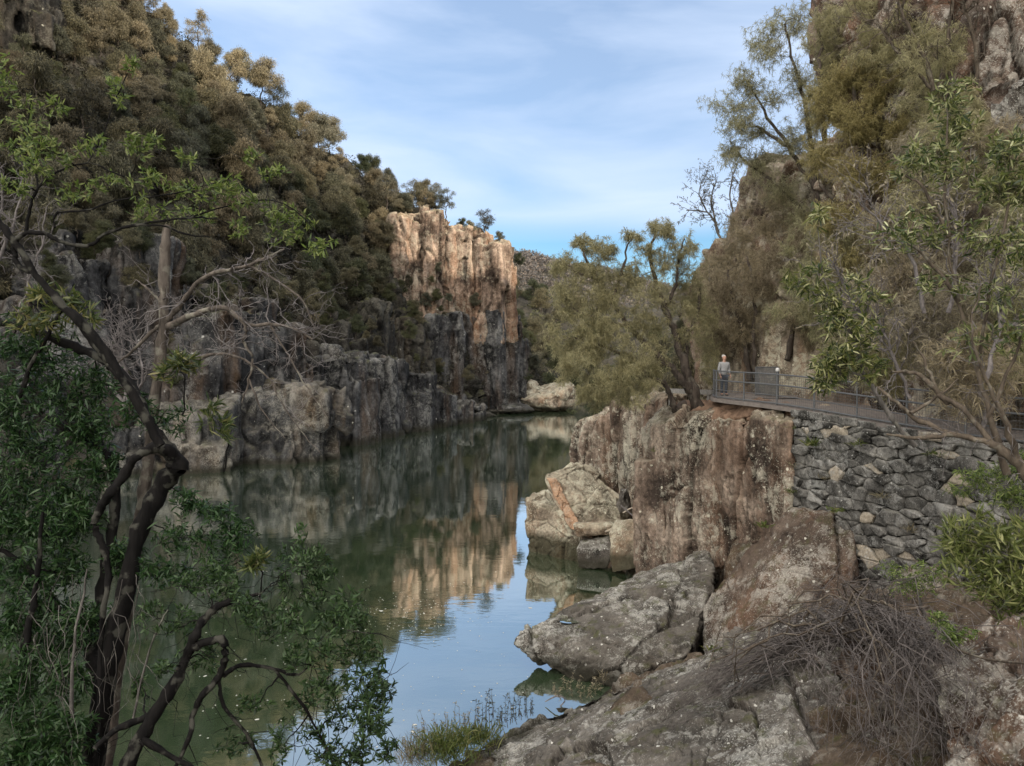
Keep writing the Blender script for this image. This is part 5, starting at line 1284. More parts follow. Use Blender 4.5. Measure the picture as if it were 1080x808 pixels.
for c in [(843, 296, 11, 16, 13, 12, 9), (864, 226, 11, 12, 14, 9, 8), (868, 310, 11, 18, 16, 16, 9), (880, 335, 11, 24, 18, 22, 10), (905, 345, 11, 24, 20, 22, 10), (895, 372, 11, 30, 20, 30, 10), (875, 385, 11, 24, 16, 24, 10), (870, 402, 11, 18, 12, 16, 9), (918, 312, 11, 20, 16, 12, 9), (920, 385, 11, 20, 20, 16, 9), (862, 285, 11, 16, 13, 9, 8), (905, 298, 11, 18, 14, 8, 8)]:
    pclump(T, *c[:5], int(c[5] * 1.6), c[6], tw=0.003, amp=0.14, outer=0.25)
build_tree('leafy_shrub', T, P(965, 472, 11), 'glossy dark green leafy shrub hanging over the middle of the railing', 'shrub', M['bark_grey'], M['leaf_right'], kind='leaf', L=(0.08, 0.19), W=(0.014, 0.030), droop=0.2, spread=0.85)
# tan branch over the wall
T = Tree(403)
T.plimb([(1100, 530, 8.4, 7), (1075, 490, 8.5, 5.5), (1045, 468, 8.6, 4), (1005, 458, 8.8, 3.2), (970, 444, 9, 2.6), (945, 425, 9.1, 2), (925, 408, 9.2, 1.3)], 0.008)
T.plimb([(1072, 482, 8.5, 4), (1058, 440, 8.4, 2.8), (1040, 400, 8.4, 2), (1025, 350, 8.4, 1.2), (1035, 300, 8.4, .8)], 0.01)
T.plimb([(1010, 457, 8.8, 3), (975, 462, 8.8, 2.2), (935, 458, 8.9, 1)], 0.008)
T.plimb([(1000, 425, 8.9, 3), (985, 410, 8.9, 2.6), (965, 394, 9, 2), (940, 392, 9, 1)], 0.008)
T.plimb([(1045, 466, 8.6, 3), (1015, 430, 8.8, 2.8), (990, 415, 8.9, 2.5), (975, 380, 9, 1.4), (962, 360, 9, .8)], 0.008)
T.plimb([(960, 436, 9, 2), (985, 420, 9, 1.6), (1010, 400, 9, 0.8)], 0.008)
rng = T.rng
for _ in range(70):
    a = np.concatenate(T.pts)[int(rng.integers(4, 60))]
    d = nrm(rng.normal(0, 1, 3) + [-0.5, 0, 0.3])
    w = wiggle(a[:3], a[:3] + d * rng.uniform(0.2, 0.6), 6, 0.18, rng); T.twigs.add(w, np.linspace(0.005, 0.0015, 6))
build_tree('bare_branch', T, P(1100, 522, 8.4), 'pale tan leafless branch reaching left across the top of the stone wall', 'branch', M['bark_tan'], None, twigm=M['twig_grey'])
# lime shrub and dark green plants in front of the wall
T = Tree(404)
T.plimb([(1130, 720, 7.6, 4), (1110, 650, 7.8, 3), (1080, 600, 8.0, 2), (1050, 580, 8.2, 1.4), (1020, 570, 8.4, 1)], 0.01)
T.plimb([(1110, 650, 7.8, 3), (1080, 640, 8, 2), (1050, 630, 8.1, 1)], 0.01)
for c in [(1008, 572, 8.5, 22, 24, 30, 9), (1030, 560, 8.4, 26, 24, 34, 9), (1060, 566, 8.2, 28, 26, 36, 9), (1085, 575, 8, 26, 34, 36, 9), (1025, 596, 8.3, 32, 24, 40, 9), (1060, 605, 8.1, 30, 26, 40, 9), (1088, 620, 7.9, 24, 34, 34, 9), (1068, 636, 8, 26, 22, 30, 9), (1040, 622, 8.1, 20, 16, 16, 9)]:
    pclump(T, *c[:7], tw=0.0025, amp=0.14, outer=0.35)
build_tree('lime_shrub', T, P(1130, 722, 7.6), 'bright lime green shrub of narrow leaves at the right edge below the wall', 'shrub', M['bark_grey'], M['leaf_lime'], kind='leaf', L=(0.10, 0.19), W=(0.014, 0.024), droop=-0.1, spread=0.75)
T = Tree(405)
T.plimb([(1080, 570, 9.2, 3), (1060, 530, 9.3, 2), (1040, 505, 9.5, 1)], 0.01)
for c in [(1040, 500, 9.5, 34, 14, 50, 14), (1065, 520, 9.2, 26, 20, 50, 14), (1075, 490, 9.2, 20, 18, 36, 14), (1015, 515, 9.8, 22, 9, 24, 12)]: pclump(T, *c[:7], tw=0.003, amp=0.12, outer=0.3)
build_tree('fern_shrub', T, P(1080, 572, 9.2), 'feathery dark green plant hanging over the right end of the stone wall', 'shrub', M['bark_grey'], M['leaf_mid'], kind='leaf', L=(0.05, 0.10), W=(0.008, 0.014), droop=0.3, spread=0.8)
T = Tree(406)
T.plimb([(1012, 690, 11.5, 2), (1008, 670, 11.5, 1.4), (1003, 655, 11.6, .8)], 0.01)
for c in [(1008, 668, 11.5, 22, 12, 36, 12), (990, 652, 12, 14, 8, 18, 10)]: pclump(T, *c[:7], tw=0.004, amp=0.12, outer=0.3)
build_tree('creeping_shrub', T, P(1012, 692, 11.5), 'small dark green creeping plant between dead brush and wall foot', 'shrub', M['bark_grey'], M['leaf_mid'], kind='leaf', L=(0.05, 0.1), W=(0.018, 0.03), droop=0.2, spread=0.9)

T = Tree(407)
T.plimb([(975, 650, 15, 2), (968, 628, 15, 1.4), (960, 612, 15, .8)], 0.01)
for c in [(960, 612, 15, 30, 14, 60, 12), (982, 602, 14.8, 22, 16, 40, 12), (940, 600, 15.6, 18, 10, 24, 12)]: pclump(T, *c[:7], tw=0.004, amp=0.12, outer=0.2)
build_tree('creeping_shrub', T, P(975, 652, 15), 'pale green low plant growing against the foot of the stone wall', 'shrub', M['bark_grey'], M['leaf_mid'], kind='leaf', L=(0.05, 0.1), W=(0.014, 0.024), droop=0.2, spread=0.9)

# little plants rooted in the rock and the wall
def tuft(name, u, v, D, h, n, mat, label, cat='plant', seed=0, w=(0.008, 0.016), lean=0.5, sp=0.08):
    r = np.random.default_rng(seed); b = P(u, v, D)
    p = b + r.normal(0, sp, (n, 3)) * [1, 1, 0.3]
    d = nrm(np.c_[r.normal(0, lean, (n, 2)), np.ones(n)])
    me = leaf_mesh(name, p, d, r.uniform(0.5, 1, n) * h, r.uniform(*w, n), r, 0.35)
    o = link(name, me, mat); return tag(o, label, cat)
tuft('fern', 857, 470, 25.2, 0.55, 60, M['grass'], 'small bright fern growing from the top of the stone wall', seed=1, w=(0.03, 0.06), lean=0.8, sp=0.1)
tuft('weed', 882, 540, 23.9, 0.35, 40, M['grass'], 'green weed in the joint between wall foot and brown slab', seed=2, w=(0.03, 0.05), lean=0.8)
tuft('weed', 806, 556, 26.2, 0.4, 44, M['grass'], 'green weed in the crack where cliff meets brown slab', seed=3, w=(0.03, 0.05), lean=0.8)
tuft('weed', 690, 476, 33.5, 0.3, 50, M['grass'], 'grass tuft on the flat top of the rock pillar', seed=4, w=(0.02, 0.03), lean=0.6)
tuft('weed', 752, 686, 20.4, 0.35, 40, M['grass'], 'mossy tuft in the cleft above the foreground slab', seed=5, w=(0.02, 0.04), lean=0.8)
tuft('weed', 636, 718, 23.0, 0.5, 30, M['dry_grass'], 'dry stems growing beside the undercut of the long slab', seed=6, w=(0.01, 0.02), lean=0.4)
tuft('weed', 830, 438, 27.6, 0.3, 40, M['dry_grass'], 'dry grass clump at the corner where wall and cliff top meet', seed=7, w=(0.015, 0.025), lean=0.8, sp=0.2)
for k, (u, v, D) in enumerate([(836, 452, 26.6), (838, 492, 26.5), (834, 520, 26.4), (870, 505, 25.0), (905, 470, 23.4), (930, 525, 22.6), (985, 480, 20.6), (960, 560, 21.6)]):
    tuft('wall_weed', u, v, D, 0.3 + .12 * (k % 3), 36, [M['grass'], M['dry_grass']][k % 2], ['green weed high in the seam between cliff and stone wall', 'dry weed half way down the seam between cliff and stone wall', 'green weed low in the seam between cliff and stone wall', 'dry weed in the middle joints of the stone wall', 'green weed in the upper joints of the stone wall', 'dry weed in the lower joints of the stone wall', 'green weed near the top right of the stone wall', 'dry weed at the lower right of the stone wall'][k], seed=40 + k, w=(0.012, 0.03), lean=0.9, sp=0.1)
tuft('grass_clump', 470, 792, 17.6, 0.6, 1100, M['grass'], 'bright green grass clump on the shore at the bottom', 'grass', 8, (0.014, 0.028), 0.5, 0.33)
tuft('grass_clump', 505, 780, 18.6, 0.5, 700, M['grass'], 'smaller green grass clump beside the foreground slab edge', 'grass', 9, (0.012, 0.024), 0.5, 0.25)
tuft('dry_reeds', 440, 800, 17.4, 0.6, 500, M['dry_grass'], 'pale dry grass left of the bright green clump', 'grass', 10, (0.008, 0.016), 0.5, 0.28)
# shoreline plants with upright stems
def shore_plant(seed, lst, label, lm):
    T = Tree(seed, 5); rng = T.rng
    for (u, v, D, h) in lst:
        b = P(u, v, D); t = b + np.array([rng.normal(0, .06), rng.normal(0, .06), h])
        q = wiggle(b, t, 6, 0.06, rng); T.limbs.add(q, np.linspace(0.008, 0.003, 6), 4)
        n = 26; k = rng.integers(1, 6, n); T.lp.append(q[k] + rng.normal(0, 0.012, (n, 3))); T.ld.append(nrm(rng.normal(0, 1, (n, 3)) + [0, 0, 0.5]))
        T.pts.append(np.c_[q, q[:, :1] * 0 + 0.005])
    build_tree('shore_plant', T, P(*lst[0][:3]), label, 'plant', M['bark_tan'], lm, kind='leaf', L=(0.05, 0.11), W=(0.012, 0.025), droop=0.2, spread=0.7)
rr = np.random.default_rng(3)
shore_plant(501, [(u, np.interp(u, [430, 560], [792, 756]) + rr.normal(0, 3), np.interp(u, [430, 560], [18.2, 20.4]), rr.uniform(.3, .75)) for u in np.linspace(430, 500, 26)], 'row of thin upright plants along the shore left of the slab', M['needle_brown'])
shore_plant(502, [(u, np.interp(u, [430, 560], [792, 756]) + rr.normal(0, 3), np.interp(u, [430, 560], [18.2, 20.4]), rr.uniform(.4, .9)) for u in np.linspace(502, 562, 26)], 'taller brownish stems on the shore nearest the slab', M['needle_green'])
shore_plant(503, [(u, 734 + rr.normal(0, 4) - (u - 585) * 0.14, 21.6, rr.uniform(.15, .4)) for u in np.linspace(583, 640, 20)], 'low plants in the notch between the two grey slabs', M['needle_brown'])

# ---------------------------------------------------------------- dead brush
rng = np.random.default_rng(61)
root = empty('dead_brush', P(890, 690, 15.2), 'sprawling tangle of dead purple brown brush draped over the rocks', 'dead brush')
o = np.array(root.location)
t = Tubes(4)
def spray(n, a0, a1, e0, e1, sag, r0, amp=0.12):
    for _ in range(n):
        f, h = rng.random(), rng.random()
        a = P(*(np.array(a0) * (1 - f) + np.array(a1) * f)) + rng.normal(0, 0.12, 3)
        e = P(*(np.array(e0) * (1 - h) + np.array(e1) * h)) + rng.normal(0, 0.2, 3)
        r = r0 * rng.uniform(0.5, 1.3)
        w = wiggle(a, e, 12, amp, rng, sag); t.add(w, np.linspace(r, r * 0.4, 12))
        for _ in range(3):
            k = int(rng.integers(3, 11)); d = nrm(nrm(e - a) + rng.normal(0, 0.5, 3))
            w2 = wiggle(w[k], w[k] + d * rng.uniform(0.25, 0.8), 7, 0.14, rng); t.add(w2, np.linspace(r * 0.45, r * 0.2, 7), 3)
spray(80, (820, 668, 16.4), (930, 668, 15.0), (850, 800, 12.8), (1030, 790, 11), 0.16, 0.010, 0.2)
spray(55, (920, 690, 13.6), (985, 690, 12.6), (900, 830, 11.6), (1065, 830, 9.6), 0.2, 0.009, 0.22)
spray(80, (900, 650, 15.2), (950, 660, 14.4), (980, 720, 12.2), (1065, 808, 10.2), 0.12, 0.010)
spray(120, (830, 668, 16.2), (900, 672, 15.0), (690, 760, 15.6), (800, 705, 16.0), 0.07, 0.010)
spray(80, (820, 665, 16.6), (940, 640, 15.4), (790, 690, 16.4), (980, 680, 13.6), 0.14, 0.010, 0.2)
spray(70, (830, 640, 17.0), (940, 640, 15.6), (860, 618, 16.6), (980, 630, 14.6), 0.06, 0.007, 0.2)
link('twigs', t.mesh('twigs', o), M['twig_brown'], root)
t = Tubes(6)
for k in range(16):
    a = P(rng.uniform(845, 960), rng.uniform(645, 680), 15.4); e = P(*[(rng.uniform(740, 820), rng.uniform(690, 745), 15.6), (rng.uniform(900, 1050), rng.uniform(720, 800), 11.6)][k % 2])
    t.add(wiggle(a, e, 12, 0.22, rng, 0.16), np.linspace(0.028, 0.010, 12))
t.add(smooth_path([(*P(912, 655, 14.8), .02), (*P(945, 645, 14.4), .025), (*P(980, 640, 14), .02)])[:, :3], 0.03)
link('dead_stem', t.mesh('dead_stem', o), M['bark_tan'], root)
t = Tubes(6)
t.add(smooth_path([(*P(1000, 682, 11.6), .02), (*P(1040, 695, 10.8), .025), (*P(1085, 700, 10), .02)])[:, :3], 0.018)
link('dead_stem', t.mesh('dead_stem', o), M['bark_tan'], root)

# driftwood and sticks on the boulders
def log(name, pts, label, mat, cat='driftwood'):
    T = Tree(9, 7); T.plimb(pts, 0.004)
    o = link(name, T.limbs.mesh(name), mat); return tag(o, label, cat)
log('driftwood', [(623, 564, 38.3, 1.2), (632, 561, 38.2, 2), (645, 558, 38.1, 2), (655, 553, 38, 1.5)], 'pale bleached driftwood log on the ledge under the tilted boulder', M['driftwood'])
log('stick', [(655, 533, 38.6, .7), (664, 541, 38.3, .9), (672, 548, 38, .7)], 'dark straight stick leaning beside the square topped pillar', M['twig_grey'])
log('stick', [(657, 541, 38.5, .7), (666, 536, 38.3, .8), (674, 536, 38, .6)], 'pale stick lying crosswise beside the square topped pillar', M['driftwood'])
log('stick', [(575, 740, 22.4, .6), (588, 734, 22.3, .9), (596, 738, 22.3, .8), (590, 746, 22.3, .6)], 'curled dead stem at the water edge by the low plants', M['twig_grey'])

# puddle on the long slab
slab_o = bpy.data.objects['rock_slab']; sc_ = get_co(slab_o.data) + np.array(slab_o.location)
pc = P(606, 646, 26.2); near_ = np.linalg.norm(sc_[:, :2] - pc[:2], axis=1) < 0.4
near_ &= sc_[:, 2] > sc_[near_, 2].max() - 0.5
pc[2] = np.percentile(sc_[near_, 2], 42)
me = disc('puddle', pc, 0.5, 0.34, None, seed=4)
tag(link('puddle', me, M['water']), 'small sky reflecting puddle on top of the long sloping slab', 'puddle')

# foam flecks on the water
n = 420; r = np.random.default_rng(12)
V = []; Q = []
for k in range(n):
    if k < 240: u, v = r.uniform(200, 560), r.uniform(600, 800)
    else: u, v = r.normal(430, 40), r.normal(650, 14)
    D = 10 * F / max(60, v - 385); c = P(u, v, D); c[2] = 0.006
    s = r.uniform(0.008, 0.024) * (2.6 if r.random() < 0.02 else 1); a = r.random() * 6.28; m = 6
    th = np.linspace(0, 2 * np.pi, m, endpoint=False)
    x, y = s * 1.6 * np.cos(th) * (1 + r.normal(0, .15, m)), s * np.sin(th) * (1 + r.normal(0, .15, m))
    Q.append(np.arange(m) + len(V) * 1); V += [(c[0] + x[i] * math.cos(a) - y[i] * math.sin(a), c[1] + x[i] * math.sin(a) + y[i] * math.cos(a), 0.006) for i in range(m)]
M['fleck'] = plain_mat('floating_fleck', (0.4, 0.39, 0.33), (0.65, 0.63, 0.55), 3, 0.8)
me = mesh_np('floating_flecks', V, [np.array(Q)])
tag(link('floating_flecks', me, M['fleck'], base=False), kind='stuff')

# ================================================================== TREES IN THE LEFT FOREGROUND
LD = dict(kind='leaf', L=(0.045, 0.105), W=(0.009, 0.019), droop=0.25, spread=1.0)
T = Tree(601, 10)
T.plimb([(85, 860, 6.2, 13), (100, 790, 6.3, 11.5), (112, 720, 6.4, 10.5), (128, 640, 6.5, 9.5), (148, 560, 6.6, 9), (170, 515, 6.7, 10), (187, 492, 6.7, 10)], 0.006)
T.plimb([(187, 494, 6.7, 10), (178, 474, 6.7, 7), (163, 455, 6.7, 6.2), (150, 430, 6.7, 6), (136, 405, 6.8, 5.6), (118, 385, 6.9, 5), (95, 372, 7, 4.4), (68, 362, 7, 5), (35, 348, 7, 4.5), (-5, 338, 7, 4)], 0.006)
T.plimb([(118, 387, 6.9, 6), (108, 372, 6.9, 5.5), (92, 352, 6.9, 4.5), (80, 330, 7, 3.5), (60, 300, 7, 2.5)], 0.006)
T.plimb([(187, 490, 6.7, 10), (176, 475, 6.6, 6.5), (158, 474, 6.5, 5.5), (142, 484, 6.4, 5), (130, 502, 6.4, 5), (116, 520, 6.3, 4.6), (104, 540, 6.3, 4.2), (100, 556, 6.3, 4), (108, 574, 6.3, 3.6), (114, 600, 6.3, 3.4), (110, 640, 6.2, 3), (106, 690, 6.2, 2.6), (104, 750, 6.1, 2.2), (98, 830, 6, 2)], 0.004)
T.plimb([(112, 720, 6.4, 9), (98, 690, 6.6, 8), (108, 620, 6.8, 7), (118, 560, 6.9, 6), (122, 500, 7, 5), (105, 470, 7.1, 5), (92, 450, 7.1, 4)], 0.006)
T.plimb([(98, 690, 6.6, 5), (60, 640, 6.6, 4), (30, 600, 6.6, 3), (0, 580, 6.6, 2)], 0.008)
T.plimb([(-10, 760, 6, 5), (15, 710, 6.2, 4.5), (30, 665, 6.3, 3.6), (40, 600, 6.4, 2.6), (45, 540, 6.4, 1.6)], 0.008)
T.plimb([(105, 470, 7.1, 4), (70, 455, 7, 3), (35, 430, 7, 2), (5, 415, 7, 1.2)], 0.008)
r = T.rng
for c in [(15, 360, 7, 38, 26), (50, 375, 7, 40, 26), (100, 400, 7.1, 30, 24), (25, 410, 7, 44, 30), (70, 420, 7, 40, 30), (15, 455, 6.9, 40, 34), (60, 465, 6.9, 42, 32), (100, 450, 7, 30, 26), (20, 505, 6.8, 42, 30), (70, 515, 6.8, 40, 26), (105, 490, 6.9, 26, 24), (15, 550, 6.7, 36, 28),
          (55, 560, 6.6, 34, 24), (25, 600, 6.6, 36, 26), (70, 600, 6.6, 30, 22), (40, 640, 6.5, 36, 22), (10, 660, 6.4, 28, 26), (60, 675, 6.5, 30, 20), (0, 430, 7, 24, 40), (0, 520, 6.8, 24, 40), (40, 545, 6.7, 40, 22), (85, 545, 6.7, 26, 22), (30, 700, 6.2, 36, 24), (70, 715, 6.1, 26, 20), (10, 730, 6, 26, 26), (40, 760, 5.9, 34, 24), (75, 770, 5.9, 26, 24), (15, 795, 5.8, 30, 20), (55, 800, 5.8, 30, 18), (90, 650, 6.4, 22, 24), (130, 585, 6.7, 18, 26)]:
    pclump(T, *c[:5], 54, 13, tw=0.0022, outer=0.1, amp=0.18, branch=True)
for c in [(175, 440, 6.9, 30, 16), (185, 560, 6.6, 26, 22), (215, 565, 6.6, 34, 20), (240, 590, 6.6, 30, 20), (195, 605, 6.5, 26, 18), (250, 560, 6.7, 22, 18), (225, 540, 6.7, 30, 14), (165, 600, 6.5, 18, 22), (140, 430, 6.9, 20, 20), (200, 525, 6.7, 22, 16)]:
    pclump(T, *c[:5], 24, 12, tw=0.0022, outer=0.1, amp=0.18)
build_tree('wattle_tree', T, P(85, 862, 6.2), 'dark leafy tree with a crooked knotted trunk filling the left foreground', 'tree', M['bark_dark'], M['leaf_dark'], **LD)

# bright tipped sprays of the same kind growing separately
T = Tree(602, 6)
T.plimb([(20, 420, 6.8, 2.6), (35, 380, 6.8, 2.2), (55, 345, 6.8, 1.8), (70, 318, 6.8, 1.2)], 0.005)
T.plimb([(55, 345, 6.8, 1.6), (40, 325, 6.8, 1.2), (30, 315, 6.8, .8)], 0.005)
for c in [(70, 318, 6.8, 22, 12, 16, 10), (45, 312, 6.8, 16, 9, 12, 10), (88, 335, 6.8, 12, 12, 10, 9), (25, 335, 6.8, 22, 14, 12, 9), (55, 340, 6.8, 26, 14, 16, 9)]: pclump(T, *c[:7], tw=0.0025, outer=0.35)
build_tree('bright_shrub', T, P(20, 422, 6.8), 'yellow tipped leafy shoots rising above the dark mass at the left edge', 'shrub', M['bark_dark'], M['leaf_bright'], kind='leaf', L=(0.08, 0.15), W=(0.012, 0.022), droop=0.1, spread=0.85)
for k, (u, v, D, ru, rv, n, lab) in enumerate([(188, 388, 6.6, 22, 16, 20, 'yellow green leaf spray beside the broken trunk'), (232, 448, 6.9, 12, 16, 14, 'yellow green spray of leaves just above the left waterline'), (268, 592, 6.4, 10, 12, 12, 'small ochre leaf rosette over the dark water')]):
    T = Tree(610 + k, 5)
    T.plimb([(u + 4, v + rv + 34, D, 1.0), (u + 8, v + rv, D, .8), (u, v + 2, D, .5)], 0.008)
    
    for j in range(4):
        pclump(T, u + T.rng.normal(0, ru * .7), v + T.rng.normal(0, rv * .6), D + T.rng.normal(0, .1), ru * .55, rv * .6, n // 2, 7, tw=0.002, outer=0.2, amp=0.2)
    build_tree('leaf_spray', T, P(u + 4, v + rv + 34, D), lab, 'shrub', M['bark_dark'], M['leaf_bright'], kind='leaf', L=(0.08, 0.14), W=(0.012, 0.02), droop=0.05, spread=0.9)

# broken pale trunk with bare branches
T = Tree(603, 10)
T.plimb([(108, 860, 7.4, 7), (118, 760, 7.4, 6.6), (128, 680, 7.4, 6.4), (140, 600, 7.4, 6.2), (151, 530, 7.4, 6), (158, 470, 7.4, 5.8), (165, 410, 7.4, 5.6), (172, 350, 7.4, 5.2), (173, 300, 7.4, 6), (174, 262, 7.4, 5.2), (176, 238, 7.4, 4)], 0.004)
T.plimb([(176, 338, 7.4, 3.5), (188, 325, 7.3, 3), (200, 308, 7.2, 2.8), (215, 293, 7.1, 2.4), (236, 286, 7, 2.1), (262, 280, 7, 1.6), (285, 270, 7, 1.2), (300, 262, 7, .7)], 0.004)
T.plimb([(176, 346, 7.4, 3.8), (195, 336, 7.2, 3.4), (215, 328, 7, 3), (238, 325, 6.9, 2.6), (252, 335, 6.9, 2.4), (265, 343, 6.9, 2.1), (285, 342, 6.9, 1.7), (308, 346, 6.9, 1.4), (330, 358, 6.9, .9)], 0.004)
T.plimb([(254, 337, 6.9, 2), (260, 350, 6.9, 1.9), (257, 362, 6.9, 1.7), (266, 375, 6.9, 1.4), (263, 400, 6.9, 1.1), (255, 425, 6.9, .7)], 0.004)
T.plimb([(198, 384, 7.3, 2.2), (215, 376, 7.2, 1.9), (235, 373, 7.1, 1.6), (258, 380, 7, 1.2), (285, 400, 7, .8)], 0.004)
T.plimb([(173, 340, 7.4, 2.4), (155, 355, 7.4, 2), (138, 372, 7.4, 1.4), (120, 385, 7.4, .8)], 0.004)
T.plimb([(173, 322, 7.4, 1.5), (160, 308, 7.4, 1.2), (148, 298, 7.4, .8)], 0.003)
T.plimb([(262, 280, 7, 1.4), (290, 295, 7, 1.2), (320, 318, 7, 1), (332, 350, 7, .7)], 0.004)
T.plimb([(285, 400, 7, .8), (300, 430, 7, .7), (318, 455, 7, .5), (338, 478, 7, .3)], 0.004)
T.plimb([(263, 400, 6.9, .9), (275, 430, 6.9, .7), (300, 462, 6.9, .4)], 0.004)
T.plimb([(285, 342, 6.9, 1.2), (302, 372, 6.9, .9), (325, 410, 6.9, .7), (345, 440, 6.9, .4)], 0.004)
rng = T.rng; A = np.concatenate(T.pts)
A = A[np.array([project(a[:3])[0] > 118 and project(a[:3])[1] < 430 and a[3] < 0.035 for a in A])]
for _ in range(95):
    a = A[int(rng.integers(len(A)))]
    d = nrm(rng.normal(0, 1, 3) * [1, .6, 1] + [0.5, 0, 0]); L = rng.uniform(0.12, 0.5)
    w = wiggle(a[:3], a[:3] + d * L, 7, 0.2, rng); rr0 = min(0.008, a[3] * .6); T.twigs.add(w, np.linspace(rr0, rr0 * .35, 7))
    for _ in range(5):
        k = int(rng.integers(2, 7)); d2 = nrm(d + rng.normal(0, .7, 3)); w2 = wiggle(w[k], w[k] + d2 * L * rng.uniform(.25, .6), 5, .2, rng); T.twigs.add(w2, np.linspace(rr0 * .5, rr0 * .25, 5))
build_tree('broken_tree', T, P(118, 862, 7.4), 'pale broken off trunk with bare crooked branches reaching right', 'dead tree', M['bark_stub'], None, twigm=M['twig_grey'])

# dead shrubs at the left waterline
bare_shrub(612, [[(130, 430, 11, 2), (132, 390, 11, 1.4), (125, 360, 11, .9)], [(130, 430, 11, 2), (112, 390, 11, 1.4), (100, 350, 11, .9)], [(130, 430, 11, 2), (150, 395, 11, 1.4), (140, 350, 11, .9)]],
           0.55, 20, 'thicket of pale dead twigs left of the broken trunk', M['twig_grey'], None, None, 'dead_shrub', lev2=8)
bare_shrub(613, [[(-20, 310, 9, 2.4), (5, 260, 9, 1.8), (20, 215, 9, 1.2), (25, 180, 9, .7)], [(-20, 310, 9, 2.4), (-2, 250, 9, 1.8), (2, 205, 9, 1)], [(20, 330, 9, 1.5), (40, 270, 9, 1.1), (48, 225, 9, .7)]],
           0.5, 16, 'grey bare twigs at the left edge under the upper green leaves', M['twig_grey'], None, None, 'dead_shrub', lev2=6)

# overhanging green tree across the upper left
T = Tree(604, 8)
T.plimb([(170, 470, 5.6, 5.5), (130, 400, 5.6, 5), (100, 355, 5.6, 5), (62, 318, 5.6, 4.6), (38, 290, 5.6, 4), (20, 262, 5.6, 3.6), (0, 236, 5.6, 3.6), (-30, 200, 5.6, 3.6)], 0.004)
T.plimb([(36, 288, 5.6, 3), (20, 280, 5.6, 2.8), (15, 265, 5.6, 2.6), (19, 252, 5.6, 2.5), (27, 246, 5.6, 2.4), (46, 246, 5.6, 2.2), (62, 254, 5.6, 2.2), (82, 259, 5.6, 2), (97, 258, 5.6, 1.9), (110, 247, 5.6, 1.7), (135, 239, 5.6, 1.5), (165, 234, 5.6, 1.3), (200, 230, 5.6, 1), (228, 230, 5.6, .7)], 0.003)
T.plimb([(140, 238, 5.6, 1.4), (170, 238, 5.6, 1.2), (200, 248, 5.6, .9), (222, 250, 5.6, .6)], 0.003)
T.plimb([(27, 246, 5.6, 1.8), (32, 220, 5.6, 1.6), (40, 198, 5.6, 1.3), (60, 182, 5.6, 1), (92, 172, 5.6, .9), (120, 182, 5.6, .8), (146, 192, 5.6, .5)], 0.003)
T.plimb([(40, 198, 5.6, 1.2), (36, 170, 5.6, 1), (30, 135, 5.6, .8), (34, 95, 5.6, .5)], 0.003)
T.plimb([(92, 172, 5.6, .8), (108, 145, 5.6, .7), (120, 110, 5.6, .6), (138, 70, 5.6, .4)], 0.003)
T.plimb([(58, 240, 5.6, 1.2), (60, 225, 5.6, 1.1), (90, 222, 5.6, 1), (130, 210, 5.6, .8), (180, 205, 5.6, .7), (240, 190, 5.6, .5)], 0.003)
T.plimb([(200, 230, 5.6, .8), (250, 215, 5.6, .7), (300, 215, 5.6, .6), (350, 262, 5.6, .4)], 0.003)
for c in [(12, 150, 18, 26, 9), (30, 120, 20, 22, 8), (5, 80, 12, 24, 6), (45, 150, 22, 22, 9), (35, 175, 22, 16, 8), (68, 160, 18, 14, 7), (100, 150, 16, 14, 6), (125, 95, 11, 18, 6), (140, 68, 9, 10, 4), (145, 150, 22, 15, 8), (110, 190, 22, 13, 8), (80, 205, 24, 13, 8), (160, 145, 14, 12, 5), (155, 190, 24, 14, 9),
          (195, 165, 12, 8, 4), (185, 195, 24, 13, 9), (215, 200, 24, 14, 9), (240, 195, 20, 13, 8), (160, 220, 30, 10, 8), (210, 225, 26, 10, 8), (255, 208, 22, 14, 9), (285, 180, 20, 9, 6), (265, 165, 9, 8, 3), (290, 225, 22, 14, 9), (315, 235, 20, 14, 8), (340, 260, 18, 10, 7), (300, 250, 22, 10, 7), (250, 240, 18, 10, 6), (60, 110, 14, 10, 4), (15, 195, 16, 14, 6)]:
    pclump(T, c[0], c[1], 5.6 + T.rng.normal(0, .25), c[2], c[3], int(c[4] * 1.5) + 3, 10, tw=0.0016, outer=0.25, amp=0.14)
build_tree('wattle_tree', T, P(170, 472, 5.6), 'slender branch tree with fresh green leaves across the upper left', 'tree', M['bark_dark'], M['leaf_mid'], kind='leaf', L=(0.035, 0.065), W=(0.009, 0.015), droop=0.1, spread=0.8)

# lower shrub with upright green shoots over the water
T = Tree(605, 8)
T.plimb([(118, 850, 5.6, 10), (140, 795, 5.7, 8.5), (162, 755, 5.8, 7.5), (184, 720, 5.9, 6.5), (197, 692, 6, 5.6), (206, 670, 6, 4.8), (216, 652, 6.1, 4), (230, 640, 6.1, 4), (252, 632, 6.2, 3), (272, 627, 6.2, 1.6)], 0.004)
T.plimb([(204, 682, 6, 5), (222, 676, 6, 4.5), (235, 676, 6, 4.2), (237, 695, 6, 4), (230, 715, 6, 3.6), (215, 732, 5.9, 3.4), (204, 752, 5.9, 3), (200, 775, 5.8, 2.6), (185, 810, 5.7, 2)], 0.003)
T.plimb([(236, 712, 6, 3), (250, 703, 6.1, 2.6), (268, 702, 6.1, 2.4), (290, 706, 6.1, 2), (312, 712, 6.1, 1.4), (330, 700, 6.1, .8)], 0.003)
T.plimb([(160, 756, 5.8, 4), (125, 768, 5.7, 3.6), (100, 790, 5.6, 3)], 0.003)
T.plimb([(150, 780, 5.7, 4), (185, 800, 5.7, 3), (240, 830, 5.7, 2)], 0.003)
